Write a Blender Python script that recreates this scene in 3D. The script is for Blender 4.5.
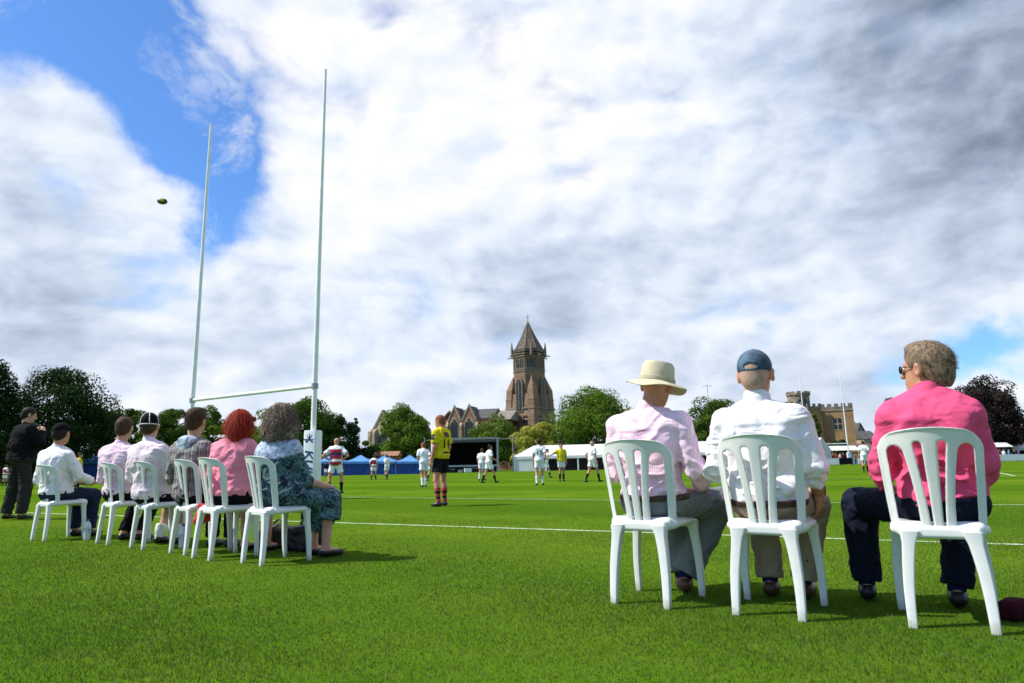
import bpy, math, random
import numpy as np
from mathutils import Vector, Matrix
from mathutils.bvhtree import BVHTree

for o in list(bpy.data.objects): bpy.data.objects.remove(o)
sc = bpy.context.scene
COL = sc.collection
R = math.radians

# ------------------------------------------------------------------ camera
FPX, PITCH, ROLL, CAMH = 668.476, .1849, -.0208, .7425
cd = bpy.data.cameras.new('camera')
cam = bpy.data.objects.new('camera', cd); COL.objects.link(cam); sc.camera = cam
cd.sensor_width = 36.0; cd.sensor_fit = 'HORIZONTAL'; cd.lens = 36.0*FPX/1024
cd.clip_start = .05; cd.clip_end = 6000
_f = np.array([0, math.cos(PITCH), math.sin(PITCH)]); _u = np.array([0, -math.sin(PITCH), math.cos(PITCH)])
_x = np.array([1., 0, 0])
CXv = _x*math.cos(ROLL)+_u*math.sin(ROLL); CUv = -_x*math.sin(ROLL)+_u*math.cos(ROLL)
M = Matrix(((CXv[0], CUv[0], -_f[0], 0), (CXv[1], CUv[1], -_f[1], 0), (CXv[2], CUv[2], -_f[2], CAMH), (0, 0, 0, 1)))
cam.matrix_world = M
cd.dof.use_dof = True; cd.dof.focus_distance = 6.5; cd.dof.aperture_fstop = 3.2

def ray(px, py):
    return _f + CXv*(px-512)/FPX - CUv*(py-341.5)/FPX
def at(px, py, Y):
    "world point that lies at distance Y along the pitch on the line of sight of a photo pixel"
    d = ray(px, py); t = Y/d[1]
    return np.array([d[0]*t, Y, CAMH+d[2]*t])
def gnd(px, py):
    d = ray(px, py); t = -CAMH/d[2]
    return np.array([d[0]*t, d[1]*t, 0])

# ------------------------------------------------------------------ exposure
sc.view_settings.view_transform = 'Standard'
sc.view_settings.look = 'None'
sc.view_settings.exposure = 0.42
sc.view_settings.gamma = 1.0
sc.view_settings.use_curve_mapping = False
sc.render.engine = 'CYCLES'
try:
    sc.cycles.use_denoising = True
    sc.cycles.max_bounces = 6; sc.cycles.transparent_max_bounces = 8
except Exception: pass

# ------------------------------------------------------------------ node helper
class NT:
    def __init__(s, tree): s.t = tree; s.n = tree.nodes; s.l = tree.links
    def new(s, typ, **kw):
        n = s.n.new(typ)
        for k, v in kw.items(): setattr(n, k, v)
        return n
    def put(s, sock, v):
        if hasattr(v, 'is_output'): s.l.new(v, sock)
        elif v is not None: sock.default_value = v
    def math(s, op, a, b=None, c=None, clamp=False):
        n = s.new('ShaderNodeMath', operation=op); n.use_clamp = clamp
        s.put(n.inputs[0], a)
        if b is not None: s.put(n.inputs[1], b)
        if c is not None: s.put(n.inputs[2], c)
        return n.outputs[0]
    def vmath(s, op, a, b=None, scale=None):
        n = s.new('ShaderNodeVectorMath', operation=op)
        s.put(n.inputs[0], a)
        if b is not None: s.put(n.inputs[1], b)
        if scale is not None: s.put(n.inputs[3], scale)
        return n.outputs['Value'] if op in ('DISTANCE', 'DOT_PRODUCT', 'LENGTH') else n.outputs[0]
    def noise(s, vec, scale, detail=4, rough=.5, dist=0., col=False):
        n = s.new('ShaderNodeTexNoise'); s.put(n.inputs['Vector'], vec)
        n.inputs['Scale'].default_value = scale; n.inputs['Detail'].default_value = detail
        n.inputs['Roughness'].default_value = rough; n.inputs['Distortion'].default_value = dist
        return n.outputs['Color' if col else 'Fac']
    def ramp(s, v, a, b, x=0., y=1., smooth=True):
        n = s.new('ShaderNodeMapRange'); n.interpolation_type = 'SMOOTHSTEP' if smooth else 'LINEAR'
        s.put(n.inputs[0], v)
        for i, q in enumerate((a, b, x, y)): s.put(n.inputs[1+i], q)
        return n.outputs[0]
    def mix(s, f, a, b, mode='MIX'):
        n = s.new('ShaderNodeMix', data_type='RGBA'); n.blend_type = mode
        s.put(n.inputs[0], f)
        for i, q in ((6, a), (7, b)):
            if isinstance(q, tuple) and len(q) == 3: q = q+(1,)
            s.put(n.inputs[i], q)
        return n.outputs[2]

# ------------------------------------------------------------------ world: Nishita sky with broken cumulus
SUN_EL = R(50); SUN_AZ = (-.998, -.06)
_n = math.hypot(*SUN_AZ)
SUNV = Vector((SUN_AZ[0]/_n*math.cos(SUN_EL), SUN_AZ[1]/_n*math.cos(SUN_EL), math.sin(SUN_EL)))
w = bpy.data.worlds.new('World'); sc.world = w; w.use_nodes = True
nt = NT(w.node_tree); nt.n.clear()
out = nt.new('ShaderNodeOutputWorld'); bg = nt.new('ShaderNodeBackground')
nt.l.new(bg.outputs[0], out.inputs[0]); bg.inputs[1].default_value = 0.1
sky = nt.new('ShaderNodeTexSky'); sky.sky_type = 'NISHITA'; sky.sun_disc = False
sky.sun_elevation = SUN_EL; sky.sun_rotation = math.atan2(SUNV.x, SUNV.y) % (2*math.pi)
sky.air_density = 1.0; sky.dust_density = .4; sky.ozone_density = 2.0
skyc = nt.mix(1., sky.outputs[0], (.66, 1.02, 1.45), 'MULTIPLY')
dirv = nt.new('ShaderNodeTexCoord').outputs['Generated']
sep = nt.new('ShaderNodeSeparateXYZ'); nt.l.new(dirv, sep.inputs[0])
P = nt.vmath('MULTIPLY', dirv, (1., 1., 1.75))
warp = nt.vmath('SUBTRACT', nt.noise(P, 3.5, 3, .5, col=True), (.5, .5, .5))
Pw = nt.vmath('ADD', P, nt.vmath('SCALE', warp, scale=.12))
c1 = nt.noise(Pw, 3.3, 8, .56)
b1 = nt.noise(Pw, 7.0, 8, .52)
b2 = nt.noise(nt.vmath('ADD', Pw, (-.024, -.008, .030)), 7.0, 8, .52)
fine2 = nt.vmath('SUBTRACT', nt.noise(dirv, 6., 6, .6, col=True), (.5, .5, .5))
dwp = nt.vmath('ADD', dirv, nt.vmath('SCALE', fine2, scale=.12))
def blob(px, py, rad, soft=.95):
    d = ray(px, py); d = d/np.linalg.norm(d)
    return nt.ramp(nt.vmath('DISTANCE', dwp, tuple(d)), rad*(1-soft), rad, 1., 0.)
def total(lst):
    s = None
    for px, py, r, a in lst:
        v = nt.math('MULTIPLY', blob(px, py, r), a)
        s = v if s is None else nt.math('ADD', s, v)
    return s
SKY_HOLES = [(55, 0, .19, .95), (-50, -25, .22, .8), (135, 75, .12, .68), (170, 120, .12, .70), (205, 165, .12, .72), (232, 210, .105, .70), (220, 105, .12, .42), (270, 65, .12, .28),
             (150, 30, .12, .42), (255, 5, .10, .25), (60, 186, .05, .45), (25, 165, .05, .2), (810, 45, .15, .32), (390, 0, .06, .25), (885, 360, .06, .55), (950, 356, .065, .6), (1012, 350, .075, .68), (760, 344, .04, .4)]
cov = nt.math('ADD', nt.math('MULTIPLY', nt.math('SUBTRACT', c1, .5), .9), nt.math('MULTIPLY', nt.math('SUBTRACT', b1, .5), 1.5))
cov = nt.math('SUBTRACT', nt.math('ADD', nt.math('ADD', cov, .52), total([(225, 45, .13, .40), (300, 20, .10, .2), (60, 100, .17, .35), (170, 215, .07, .25), (150, 40, .06, .2)])), total(SKY_HOLES))
# the half of the sky behind the photographer, where the sun stands, is broken cloud
back = nt.ramp(sep.outputs[1], -.35, .25, .56, 0.)
cov = nt.math('SUBTRACT', cov, back)
alpha = nt.ramp(cov, -.22, .46)
veil = nt.math('MULTIPLY', nt.ramp(nt.noise(nt.vmath('ADD', nt.vmath('MULTIPLY', dirv, (1., 1., 1.3)), nt.vmath('SCALE', warp, scale=.25)), 6.5, 9, .66), .50, .74), .70)
alpha = nt.math('MAXIMUM', alpha, nt.math('MULTIPLY', veil, nt.ramp(sep.outputs[1], .0, .4)))
DARK = [(1050, -10, .40, .48), (1000, 150, .3, .10), (60, 325, .18, .24), (190, 300, .14, .14), (270, 335, .16, .16), (0, 265, .14, .10), (420, 320, .16, .13), (540, 300, .20, .14), (680, 290, .22, .13), (820, 260, .22, .06), (880, 320, .20, .06),
        (15, 195, .07, .16), (600, 230, .16, .05), (110, 235, .10, .10)]
BRIGHT = [(420, 120, .34, .20), (330, 60, .16, .06), (100, 110, .12, .08), (180, 225, .10, .10), (330, 240, .16, .10), (600, 110, .2, .05), (545, 205, .08, .06), (645, 215, .06, .10), (100, 380, .18, .10), (220, 372, .14, .10), (370, 375, .14, .06), (1000, 385, .1, .12), (640, 30, .16, .06)]
lum = nt.math('ADD', .85, nt.math('MULTIPLY', nt.math('SUBTRACT', b1, b2), 1.3))
lum = nt.math('ADD', lum, nt.math('MULTIPLY', nt.math('SUBTRACT', .5, c1), .55))
lum = nt.math('ADD', lum, nt.math('MULTIPLY', nt.math('SUBTRACT', .5, b1), .25))
lum = nt.math('SUBTRACT', lum, total(DARK)); lum = nt.math('ADD', lum, total(BRIGHT))
lum = nt.math('ADD', lum, nt.math('MULTIPLY', nt.math('SUBTRACT', 1., alpha), .20))
lum = nt.ramp(lum, .1, 1.1, 0., 1., False)
cr = nt.new('ShaderNodeValToRGB'); nt.l.new(lum, cr.inputs[0])
els = cr.color_ramp.elements
els[0].position = 0; els[0].color = (.13, .165, .215, 1)
els[1].position = 1; els[1].color = (.99, .985, .99, 1)
for p_, c_ in ((.25, (.33, .40, .52, 1)), (.5, (.55, .645, .80, 1)), (.75, (.79, .86, .965, 1))):
    e = els.new(p_); e.color = c_
cl = nt.vmath('SCALE', cr.outputs[0], scale=7.9)
nt.l.new(nt.mix(alpha, skyc, cl), bg.inputs[0])

sl = bpy.data.lights.new('sun', 'SUN'); sl.energy = 4.8; sl.angle = R(.53); sl.color = (1, .955, .88)
so = bpy.data.objects.new('sun', sl); COL.objects.link(so)
so.rotation_euler = SUNV.to_track_quat('Z', 'Y').to_euler(); so.location = (-30, -10, 40)

# ------------------------------------------------------------------ object helpers
def link(o): COL.objects.link(o); return o
def mesh_from(name, v, f, mat=None, smooth=False, uv=None):
    me = bpy.data.meshes.new(name)
    v = np.asarray(v, np.float32)
    if isinstance(f, np.ndarray):
        k = f.shape[1]
        me.vertices.add(len(v)); me.vertices.foreach_set('co', v.ravel())
        me.loops.add(f.size); me.loops.foreach_set('vertex_index', f.astype(np.int32).ravel())
        me.polygons.add(len(f)); me.polygons.foreach_set('loop_start', np.arange(0, f.size, k, dtype=np.int32))
        try: me.polygons.foreach_set('loop_total', np.full(len(f), k, np.int32))
        except Exception: pass
        me.update(calc_edges=True)
    else:
        me.from_pydata([tuple(map(float, q)) for q in v], [], [tuple(int(i) for i in q) for q in f]); me.update()
    if smooth: me.polygons.foreach_set('use_smooth', np.ones(len(me.polygons), bool))
    if mat: me.materials.append(mat)
    return me
def obj(name, me, parent=None, loc=None, rotz=None):
    o = bpy.data.objects.new(name, me); link(o)
    if parent is not None: o.parent = parent
    if loc is not None: o.location = [float(q) for q in loc]
    if rotz is not None: o.rotation_euler = (0, 0, rotz)
    return o
def tag(o, label=None, cat=None, group=None, kind=None):
    if label: o['label'] = label
    if cat: o['category'] = cat
    if group: o['group'] = group
    if kind: o['kind'] = kind
    return o
def thing(name, label, cat, loc=(0, 0, 0), rotz=0, group=None):
    return tag(obj(name, None, None, loc, rotz), label, cat, group)
def copy_tree(o, parent=None):
    c = o.copy(); link(c)
    if parent is not None: c.parent = parent
    for ch in list(o.children): copy_tree(ch, c)
    return c

class MB:
    "collects simple solids into one mesh"
    def __init__(s): s.v = []; s.f = []
    def add(s, v, f):
        n = len(s.v); s.v += [tuple(map(float, q)) for q in v]; s.f += [tuple(i+n for i in q) for q in f]; return s
    def box(s, x0, x1, y0, y1, z0, z1):
        v = [(x, y, z) for z in (z0, z1) for y in (y0, y1) for x in (x0, x1)]
        return s.add(v, [(0, 2, 3, 1), (4, 5, 7, 6), (0, 1, 5, 4), (2, 6, 7, 3), (0, 4, 6, 2), (1, 3, 7, 5)])
    def tube(s, pts, rad, n=10, cap=True):
        pts = [Vector(p) for p in pts]; rads = rad if isinstance(rad, (list, tuple)) else [rad]*len(pts)
        v = []; f = []
        for i, p in enumerate(pts):
            t = (pts[min(i+1, len(pts)-1)]-pts[max(i-1, 0)]).normalized()
            a = t.cross(Vector((0, 0, 1)) if abs(t.z) < .9 else Vector((0, 1, 0))).normalized(); b = t.cross(a)
            for k in range(n):
                q = 2*math.pi*k/n; v.append(p+(a*math.cos(q)+b*math.sin(q))*rads[i])
        for i in range(len(pts)-1):
            for k in range(n):
                f.append((i*n+k, i*n+(k+1) % n, (i+1)*n+(k+1) % n, (i+1)*n+k))
        if cap: f.append(tuple(range(n-1, -1, -1))); f.append(tuple((len(pts)-1)*n+k for k in range(n)))
        return s.add(v, f)
    def prism(s, poly, y0, y1, axis='y'):
        "polygon in x,z extruded along y (or in y,z along x; or in x,y along z)"
        n = len(poly)
        def P3(a, b, c): return (a, c, b) if axis == 'y' else (c, a, b) if axis == 'x' else (a, b, c)
        v = [P3(a, b, y0) for a, b in poly]+[P3(a, b, y1) for a, b in poly]
        f = [tuple(range(n)), tuple(range(2*n-1, n-1, -1))]+[(i, i+n, (i+1) % n+n, (i+1) % n) for i in range(n)]
        return s.add(v, f)
    def loft(s, rings, cap=True):
        n = len(rings[0]); v = [p for r in rings for p in r]; f = []
        for i in range(len(rings)-1):
            for k in range(n): f.append((i*n+k, i*n+(k+1) % n, (i+1)*n+(k+1) % n, (i+1)*n+k))
        if cap: f.append(tuple(range(n-1, -1, -1))); f.append(tuple((len(rings)-1)*n+k for k in range(n)))
        return s.add(v, f)
    def lathe(s, prof, n=32, c=(0, 0, 0)):
        rings = [[(c[0]+r*math.cos(2*math.pi*k/n), c[1]+r*math.sin(2*math.pi*k/n), c[2]+z) for k in range(n)] for r, z in prof]
        return s.loft(rings)
    def mesh(s, name, mat=None, smooth=False):
        me = mesh_from(name, s.v, s.f, mat, smooth)
        import bmesh
        bm = bmesh.new(); bm.from_mesh(me); bmesh.ops.recalc_face_normals(bm, faces=bm.faces); bm.to_mesh(me); bm.free()
        if smooth:
            try: me.set_sharp_from_angle(angle=R(40))
            except Exception: pass
        return me
    def build(s, name, mat, parent=None, smooth=False, **k):
        return obj(name, s.mesh(name, mat, smooth), parent, **k)
    def turn(s, ang, loc=(0, 0, 0)):
        c, q = math.cos(ang), math.sin(ang)
        s.v = [(x*c-y*q+loc[0], x*q+y*c+loc[1], z+loc[2]) for x, y, z in s.v]; return s

# ------------------------------------------------------------------ materials
MATS = {}
def mat(name, col, rough=.7, var=.12, vscale=6., bump=0., bscale=60., col2=None, spec=.4, sheen=0., metal=0., coat=0., sss=0., trans=0., thr=None):
    if name in MATS: return MATS[name]
    m = bpy.data.materials.new(name); m.use_nodes = True; t = NT(m.node_tree)
    b = t.n['Principled BSDF']; tc = t.new('ShaderNodeTexCoord').outputs['Object']
    n1 = t.noise(tc, vscale, 5, .6)
    c2 = col2 or tuple(q*(1-2.2*var) for q in col)
    lo, hi = thr or (.32, .68)
    c = t.mix(t.ramp(n1, lo, hi), c2, tuple(min(1, q*(1+var*.5)) for q in col))
    t.put(b.inputs['Base Color'], c)
    b.inputs['Roughness'].default_value = rough; b.inputs['Specular IOR Level'].default_value = spec
    b.inputs['Metallic'].default_value = metal; b.inputs['Coat Weight'].default_value = coat
    if sheen: b.inputs['Sheen Weight'].default_value = sheen
    if sss:
        b.inputs['Subsurface Weight'].default_value = sss; b.inputs['Subsurface Radius'].default_value = (.012, .005, .003); b.inputs['Subsurface Scale'].default_value = 1.
    if trans: b.inputs['Transmission Weight'].default_value = trans
    if bump:
        bn = t.new('ShaderNodeBump'); bn.inputs['Strength'].default_value = bump; bn.inputs['Distance'].default_value = .02
        t.put(bn.inputs['Height'], t.noise(tc, bscale, 4, .6)); t.l.new(bn.outputs[0], b.inputs['Normal'])
    MATS[name] = m; return m
def custom(name, fn, rough=.8, spec=.3):
    "material whose base colour (and bump height) comes from fn(t, object_coords)"
    if name in MATS: return MATS[name]
    m = bpy.data.materials.new(name); m.use_nodes = True; t = NT(m.node_tree)
    b = t.n['Principled BSDF']; tc = t.new('ShaderNodeTexCoord').outputs['Object']
    r = fn(t, tc); c, h = r if isinstance(r, tuple) and len(r) == 2 else (r, None)
    t.put(b.inputs['Base Color'], c if hasattr(c, 'is_output') else c+(1,))
    b.inputs['Roughness'].default_value = rough; b.inputs['Specular IOR Level'].default_value = spec
    if h is not None:
        bn = t.new('ShaderNodeBump'); bn.inputs['Strength'].default_value = .5; bn.inputs['Distance'].default_value = .02
        t.put(bn.inputs['Height'], h); t.l.new(bn.outputs[0], b.inputs['Normal'])
    MATS[name] = m; return m
def band(t, v, period, frac):
    "1 inside the first frac of every period"
    return t.math('LESS_THAN', t.math('FRACT', t.math('DIVIDE', v, period)), frac)
def axes(t, tc):
    s = t.new('ShaderNodeSeparateXYZ'); t.l.new(tc, s.inputs[0]); return s.outputs

def plastic(t, tc):
    z = axes(t, tc)[2]; n = t.noise(tc, 24, 5, .65); c = t.mix(t.ramp(t.noise(tc, 7, 4, .6), .35, .7), (.66, .675, .65), (.73, .735, .715))
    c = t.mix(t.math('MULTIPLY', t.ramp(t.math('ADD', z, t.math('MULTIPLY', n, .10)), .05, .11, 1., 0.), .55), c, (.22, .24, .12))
    c = t.mix(t.math('MULTIPLY', t.ramp(t.noise(tc, 60, 4, .7), .66, .74), .35), c, (.45, .45, .40)); return c, t.math('MULTIPLY', n, .05)
PLASTIC = custom('white_plastic', plastic, .42, .4)
def lawn_col(t, tc):
    ax = axes(t, tc)
    q = t.math('ADD', t.math('MULTIPLY', ax[0], .54), t.math('MULTIPLY', ax[1], .84))
    wob = t.math('MULTIPLY', t.math('SUBTRACT', t.noise(tc, .35, 3, .5), .5), .5)
    st = t.math('SINE', t.math('MULTIPLY', t.math('ADD', q, wob), 2*math.pi/9.0))
    st = t.math('MULTIPLY', t.ramp(st, -.35, .35), t.ramp(q, 2, 12, .45, 1.))
    big = t.noise(tc, .45, 5, .6); mid = t.noise(tc, 3.2, 5, .65); sm = t.noise(tc, 42, 4, .7)
    c = t.mix(t.ramp(big, .3, .7), (.066, .132, .007), (.098, .170, .011))
    c = t.mix(t.math('MULTIPLY', t.ramp(mid, .45, .75), .40), c, (.118, .180, .020))
    c = t.mix(t.math('MULTIPLY', st, .50), c, (.036, .096, .005))
    c = t.mix(t.math('MULTIPLY', t.ramp(sm, .55, .8), .5), c, (.03, .085, .006))
    return c, t.math('ADD', t.math('MULTIPLY', sm, .8), t.math('MULTIPLY', t.noise(tc, 160, 3, .7), .6))
LAWN = custom('lawn', lawn_col, 1.0, .0)

# ------------------------------------------------------------------ ground, pitch markings
S = 2500
me = mesh_from('lawn', [(-S, -300, 0), (S, -300, 0), (S, S, 0), (-S, S, 0)], [(0, 1, 2, 3)], LAWN)
tag(obj('lawn', me), kind='structure')
def line_col(t, tc):
    n = t.noise(tc, 30, 4, .7); n2 = t.noise(tc, 3, 3, .6)
    return t.mix(t.ramp(t.math('ADD', n, t.math('MULTIPLY', n2, .3)), .42, .74), (.74, .77, .70), (.20, .32, .10)), t.noise(tc, 120, 3, .7)
LINE = custom('line_paint', line_col, .9, .2)
def strip(name, a, b, wd, z=.004):
    a = np.array(a[:2]); b = np.array(b[:2]); d = (b-a)/np.linalg.norm(b-a); n = np.array([-d[1], d[0]])*wd/2
    v = [(*(a-n), z), (*(b-n), z), (*(b+n), z), (*(a+n), z)]
    return tag(obj(name, mesh_from(name, v, [(0, 1, 2, 3)], LINE)), kind='structure')
d1, d2 = gnd(340, 523), gnd(1024, 545)
dd = (d2-d1)/np.linalg.norm(d2-d1)
strip('dead_ball_line', d1-dd*14, d2+dd*8, .10)
g1, g2 = gnd(370, 497.5), gnd(630, 500.5)
gd = (g2-g1)/np.linalg.norm(g2-g1)
strip('goal_line', g1-gd*12, g1+gd*24, .085)
strip('five_metre_line', gnd(700, 481), gnd(1024, 476), .10)
strip('touch_line', gnd(940, 459.6+1.4), gnd(1015, 476), .12)

# ------------------------------------------------------------------ foreground grass blades (uncountable)
def grass_blades():
    rng = np.random.default_rng(3)
    V = []; 
    def zone(y0, y1, n, hmin, hmax, wd):
        y = np.sqrt(rng.uniform(y0*y0, y1*y1, n)); x = rng.uniform(-1, 1, n)*(y*1.22+1.6); edge = (np.abs(x)-(y*.86+.25))/(y*.36+1.35)
        # clumping: keep more blades where a coarse pattern is high
        k = np.sin(x*9+np.sin(y*7)*1.5)+np.sin(y*11+np.sin(x*5)*2)+rng.normal(0, 1.2, n)
        keep = (k > -2.6) & (edge < rng.uniform(0, 1, n)**1.5) & (y < y1*rng.uniform(.68, 1., n)) & (y > y0*rng.uniform(1., 1.35 if y0 > 2 else 1., n)); x, y = x[keep], y[keep]; n = len(x)
        h = rng.uniform(hmin, hmax, n)*np.clip((20-y)/10, .3, 1)*(1+.25*np.sin(x*2.3+y*1.7)); a = rng.uniform(0, 2*np.pi, n); l = rng.uniform(.1, .9, n)*h
        la = rng.uniform(0, 2*np.pi, n); w_ = wd*rng.uniform(.6, 1.3, n)
        b0 = np.stack([x-np.cos(a)*w_, y-np.sin(a)*w_, np.zeros(n)], 1); b1 = np.stack([x+np.cos(a)*w_, y+np.sin(a)*w_, np.zeros(n)], 1)
        tp = np.stack([x+np.cos(la)*l, y+np.sin(la)*l, h], 1)
        V.append(np.stack([b0, b1, tp], 1).reshape(-1, 3))
    zone(.9, 2.4, 60000, .006, .017, .0014)
    zone(1.7, 4.7, 480000, .006, .017, .0014)
    zone(3.3, 8.3, 420000, .006, .016, .0021)
    zone(6.4, 14., 255000, .005, .013, .0036)
    zone(12., 19., 75000, .005, .012, .006)
    v = np.concatenate(V); f = np.arange(len(v)).reshape(-1, 3)
    m = bpy.data.materials.new('grass_blade'); m.use_nodes = True; t = NT(m.node_tree); b = t.n['Principled BSDF']
    geo = t.new('ShaderNodeNewGeometry'); rnd = geo.outputs['Random Per Island']
    tc = t.new('ShaderNodeTexCoord').outputs['Object']
    c = t.mix(rnd, (.048, .108, .005), (.088, .166, .010))
    c = t.mix(t.math('MULTIPLY', t.ramp(t.noise(tc, 2.6, 4, .6), .45, .72), .45), c, (.12, .185, .025))
    axs = axes(t, tc); q = t.math('ADD', t.math('MULTIPLY', axs[0], .54), t.math('MULTIPLY', axs[1], .84)); st = t.math('SINE', t.math('MULTIPLY', q, 2*math.pi/9.0)); c = t.mix(t.math('MULTIPLY', t.ramp(st, -.35, .35), .28), c, (.030, .085, .004))
    c = t.mix(t.math('MULTIPLY', t.ramp(t.noise(tc, .8, 4, .6), .42, .7), .30), c, (.028, .080, .005))
    c = t.mix(t.math('GREATER_THAN', rnd, .985), c, (.20, .19, .08))
    t.put(b.inputs['Base Color'], c); b.inputs['Roughness'].default_value = .55; b.inputs['Specular IOR Level'].default_value = .3
    tr = t.new('ShaderNodeBsdfTranslucent'); t.put(tr.inputs[0], c)
    mx = t.new('ShaderNodeMixShader'); mx.inputs[0].default_value = .3
    t.l.new(b.outputs[0], mx.inputs[1]); t.l.new(tr.outputs[0], mx.inputs[2]); t.l.new(mx.outputs[0], t.n['Material Output'].inputs[0])
    tag(obj('grass_blades', mesh_from('grass_blades', v, f, m)), 'short mown green grass blades in the foreground', 'grass', kind='stuff')
grass_blades()

# ------------------------------------------------------------------ trees
def leaf_mat(name, a, b, tr=.3):
    if name in MATS: return MATS[name]
    m = bpy.data.materials.new(name); m.use_nodes = True; t = NT(m.node_tree); p = t.n['Principled BSDF']
    rnd = t.new('ShaderNodeNewGeometry').outputs['Random Per Island']; tc = t.new('ShaderNodeTexCoord').outputs['Object']
    f = t.math('ADD', t.math('MULTIPLY', rnd, .55), t.math('MULTIPLY', t.ramp(t.noise(tc, .8, 3, .6), .35, .65), .45))
    c = t.mix(f, a, b)
    t.put(p.inputs['Base Color'], c); p.inputs['Roughness'].default_value = .75; p.inputs['Specular IOR Level'].default_value = .06
    x = t.new('ShaderNodeBsdfTranslucent'); t.put(x.inputs[0], c)
    mx = t.new('ShaderNodeMixShader'); mx.inputs[0].default_value = tr
    t.l.new(p.outputs[0], mx.inputs[1]); t.l.new(x.outputs[0], mx.inputs[2]); t.l.new(mx.outputs[0], t.n['Material Output'].inputs[0])
    MATS[name] = m; return m
LEAF = dict(dark=leaf_mat('dark_leaf', (.010, .024, .007), (.030, .062, .014), .12), mid=leaf_mat('mid_leaf', (.045, .105, .008), (.150, .235, .026)),
            deep=leaf_mat('deep_leaf', (.028, .066, .008), (.085, .145, .018), .2), lime=leaf_mat('lime_leaf', (.17, .21, .02), (.46, .44, .08)),
            copper=leaf_mat('copper_leaf', (.012, .010, .010), (.036, .024, .022), .1), light=leaf_mat('light_leaf', (.06, .115, .012), (.14, .21, .035)),
            ivy=leaf_mat('ivy_leaf', (.06, .10, .012), (.16, .19, .03)))
BARK = mat('bark', (.06, .045, .032), .9, .25, 5, .6, 12)
def leaves(rng, centers, radii, n, size, flat=.0):
    k = len(centers); per = max(4, n//k); pts = []; nrm = []
    for c, r in zip(centers, radii):
        d = rng.normal(size=(per, 3)); d /= np.linalg.norm(d, axis=1)[:, None]
        rr = rng.uniform(.55, 1.06, per)[:, None]**.6
        pts.append(c+d*rr*r); nrm.append(d)
    p = np.concatenate(pts); nn = np.concatenate(nrm)+rng.normal(0, .36, (len(p), 3)); nn /= np.linalg.norm(nn, axis=1)[:, None]
    a = np.cross(nn, rng.normal(size=nn.shape)); a /= np.linalg.norm(a, axis=1)[:, None]; b = np.cross(nn, a)
    s = (size*rng.uniform(.55, 1.35, len(p)))[:, None]
    v = np.stack([p-a*s, p+b*s*.6, p+a*s, p-b*s*.6], 1).reshape(-1, 3)
    return v, np.arange(len(v)).reshape(-1, 4)
TREES = []
def tree(name, label, px, pytop, hw, Y, kind, seed, crown_low=.18, shape='round', clumps=60, n=7000, size=None, group=None, cat='tree'):
    rng = np.random.default_rng(seed)
    top = at(px, pytop, Y); x0 = top[0]; H = top[2]; W = hw*Y/FPX
    t = thing(name, label, cat, (x0, Y, 0), 0, group)
    base = H*crown_low; cz = base+(H-base)*.48; rz = (H-base)*.52
    C = []; Rr = []
    while len(C) < clumps:
        if shape == 'box':
            cr_ = rng.uniform(.5, .9)*H*.33
            C.append(np.array([rng.uniform(-W, W), rng.uniform(-1.5, 1.5), rng.uniform(.1, 1.)*H*.85])); Rr.append(cr_*np.array([1.5, 1, 1.])); continue
        d = rng.normal(size=3); d /= np.linalg.norm(d); q = rng.uniform(.15, 1.)**.45*.86
        z = d[2]*q; ph = math.atan2(d[1], d[0])
        hx = math.hypot(d[0], d[1])*q
        if shape == 'cone': sx = max(.10, 1.05*(1-(z+1)/2))
        elif shape == 'egg': sx = 1.10-.36*(z+.2)
        else: sx = 1.12-.18*z
        cr_ = rng.uniform(.20, .36)*min(W, rz)*(1.0 if shape != 'cone' else .8)
        lump = 1+.13*math.sin(3*ph+seed)+.08*math.sin(5*ph+2*seed)+rng.normal(0, .05)
        C.append(np.array([d[0]*q*W*sx*lump, d[1]*q*W*.9*sx*lump, max(cr_*.6, cz+z*rz*1.06)])); Rr.append(cr_*np.array([1.2, 1.2, .85]))
    sz = size or max(.13, .0016*Y)
    v, f = leaves(rng, C, Rr, int(n*2.8), sz)
    obj('crown', mesh_from('crown', v, f, LEAF[kind]), t)
    mb = MB(); tr = max(.12, H*.022)
    if shape != 'box':
        mb.tube([(0, 0, -.1), (0, 0, base*.5+.1), (tr*.3, 0, base+rz*.5), (0, 0, cz+rz*.35)], [tr*1.25, tr, tr*.7, tr*.2], 9)
        for i in range(7):
            c = C[int(rng.integers(len(C)))]; z0 = base*.7+rng.uniform(0, .5)*rz
            mb.tube([(0, 0, z0), (c[0]*.5, c[1]*.5, z0+(c[2]-z0)*.6), tuple(c)], [tr*.45, tr*.28, tr*.08], 6)
        mb.build('trunk', BARK, t, True)
    else:
        for x in np.linspace(-W*.9, W*.9, 7): MB().tube([(x, 0, -.05), (x+.1, 0, H*.5)], [.09, .04], 6).build('stem', BARK, t, True)
    TREES.append(t); return t
GL = 'trees along the left side of the ground'
tree('broadleaf_tree', 'very dark tree cut off by the left edge of the photo', -18, 347, 46, 62, 'dark', 11, .05, 'egg', 70, 9000, group=GL)
tree('broadleaf_tree', 'large dark round tree behind the standing man in black', 62, 364, 47, 66, 'dark', 12, .05, 'round', 80, 11000, group=GL)
tree('broadleaf_tree', 'dark tree low between the big dark tree and the pink shirted men', 100, 405, 20, 72, 'dark', 15, .04, 'round', 40, 4500, group=GL)
tree('broadleaf_tree', 'small green tree top above the brown haired man in pink', 128, 398, 19, 88, 'deep', 13, .05, 'round', 45, 5000, group=GL)
tree('broadleaf_tree', 'round dense green tree between the cap wearer and the plaid shirt', 168, 402, 25, 84, 'deep', 14, .05, 'round', 60, 7500, group=GL)
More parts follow.
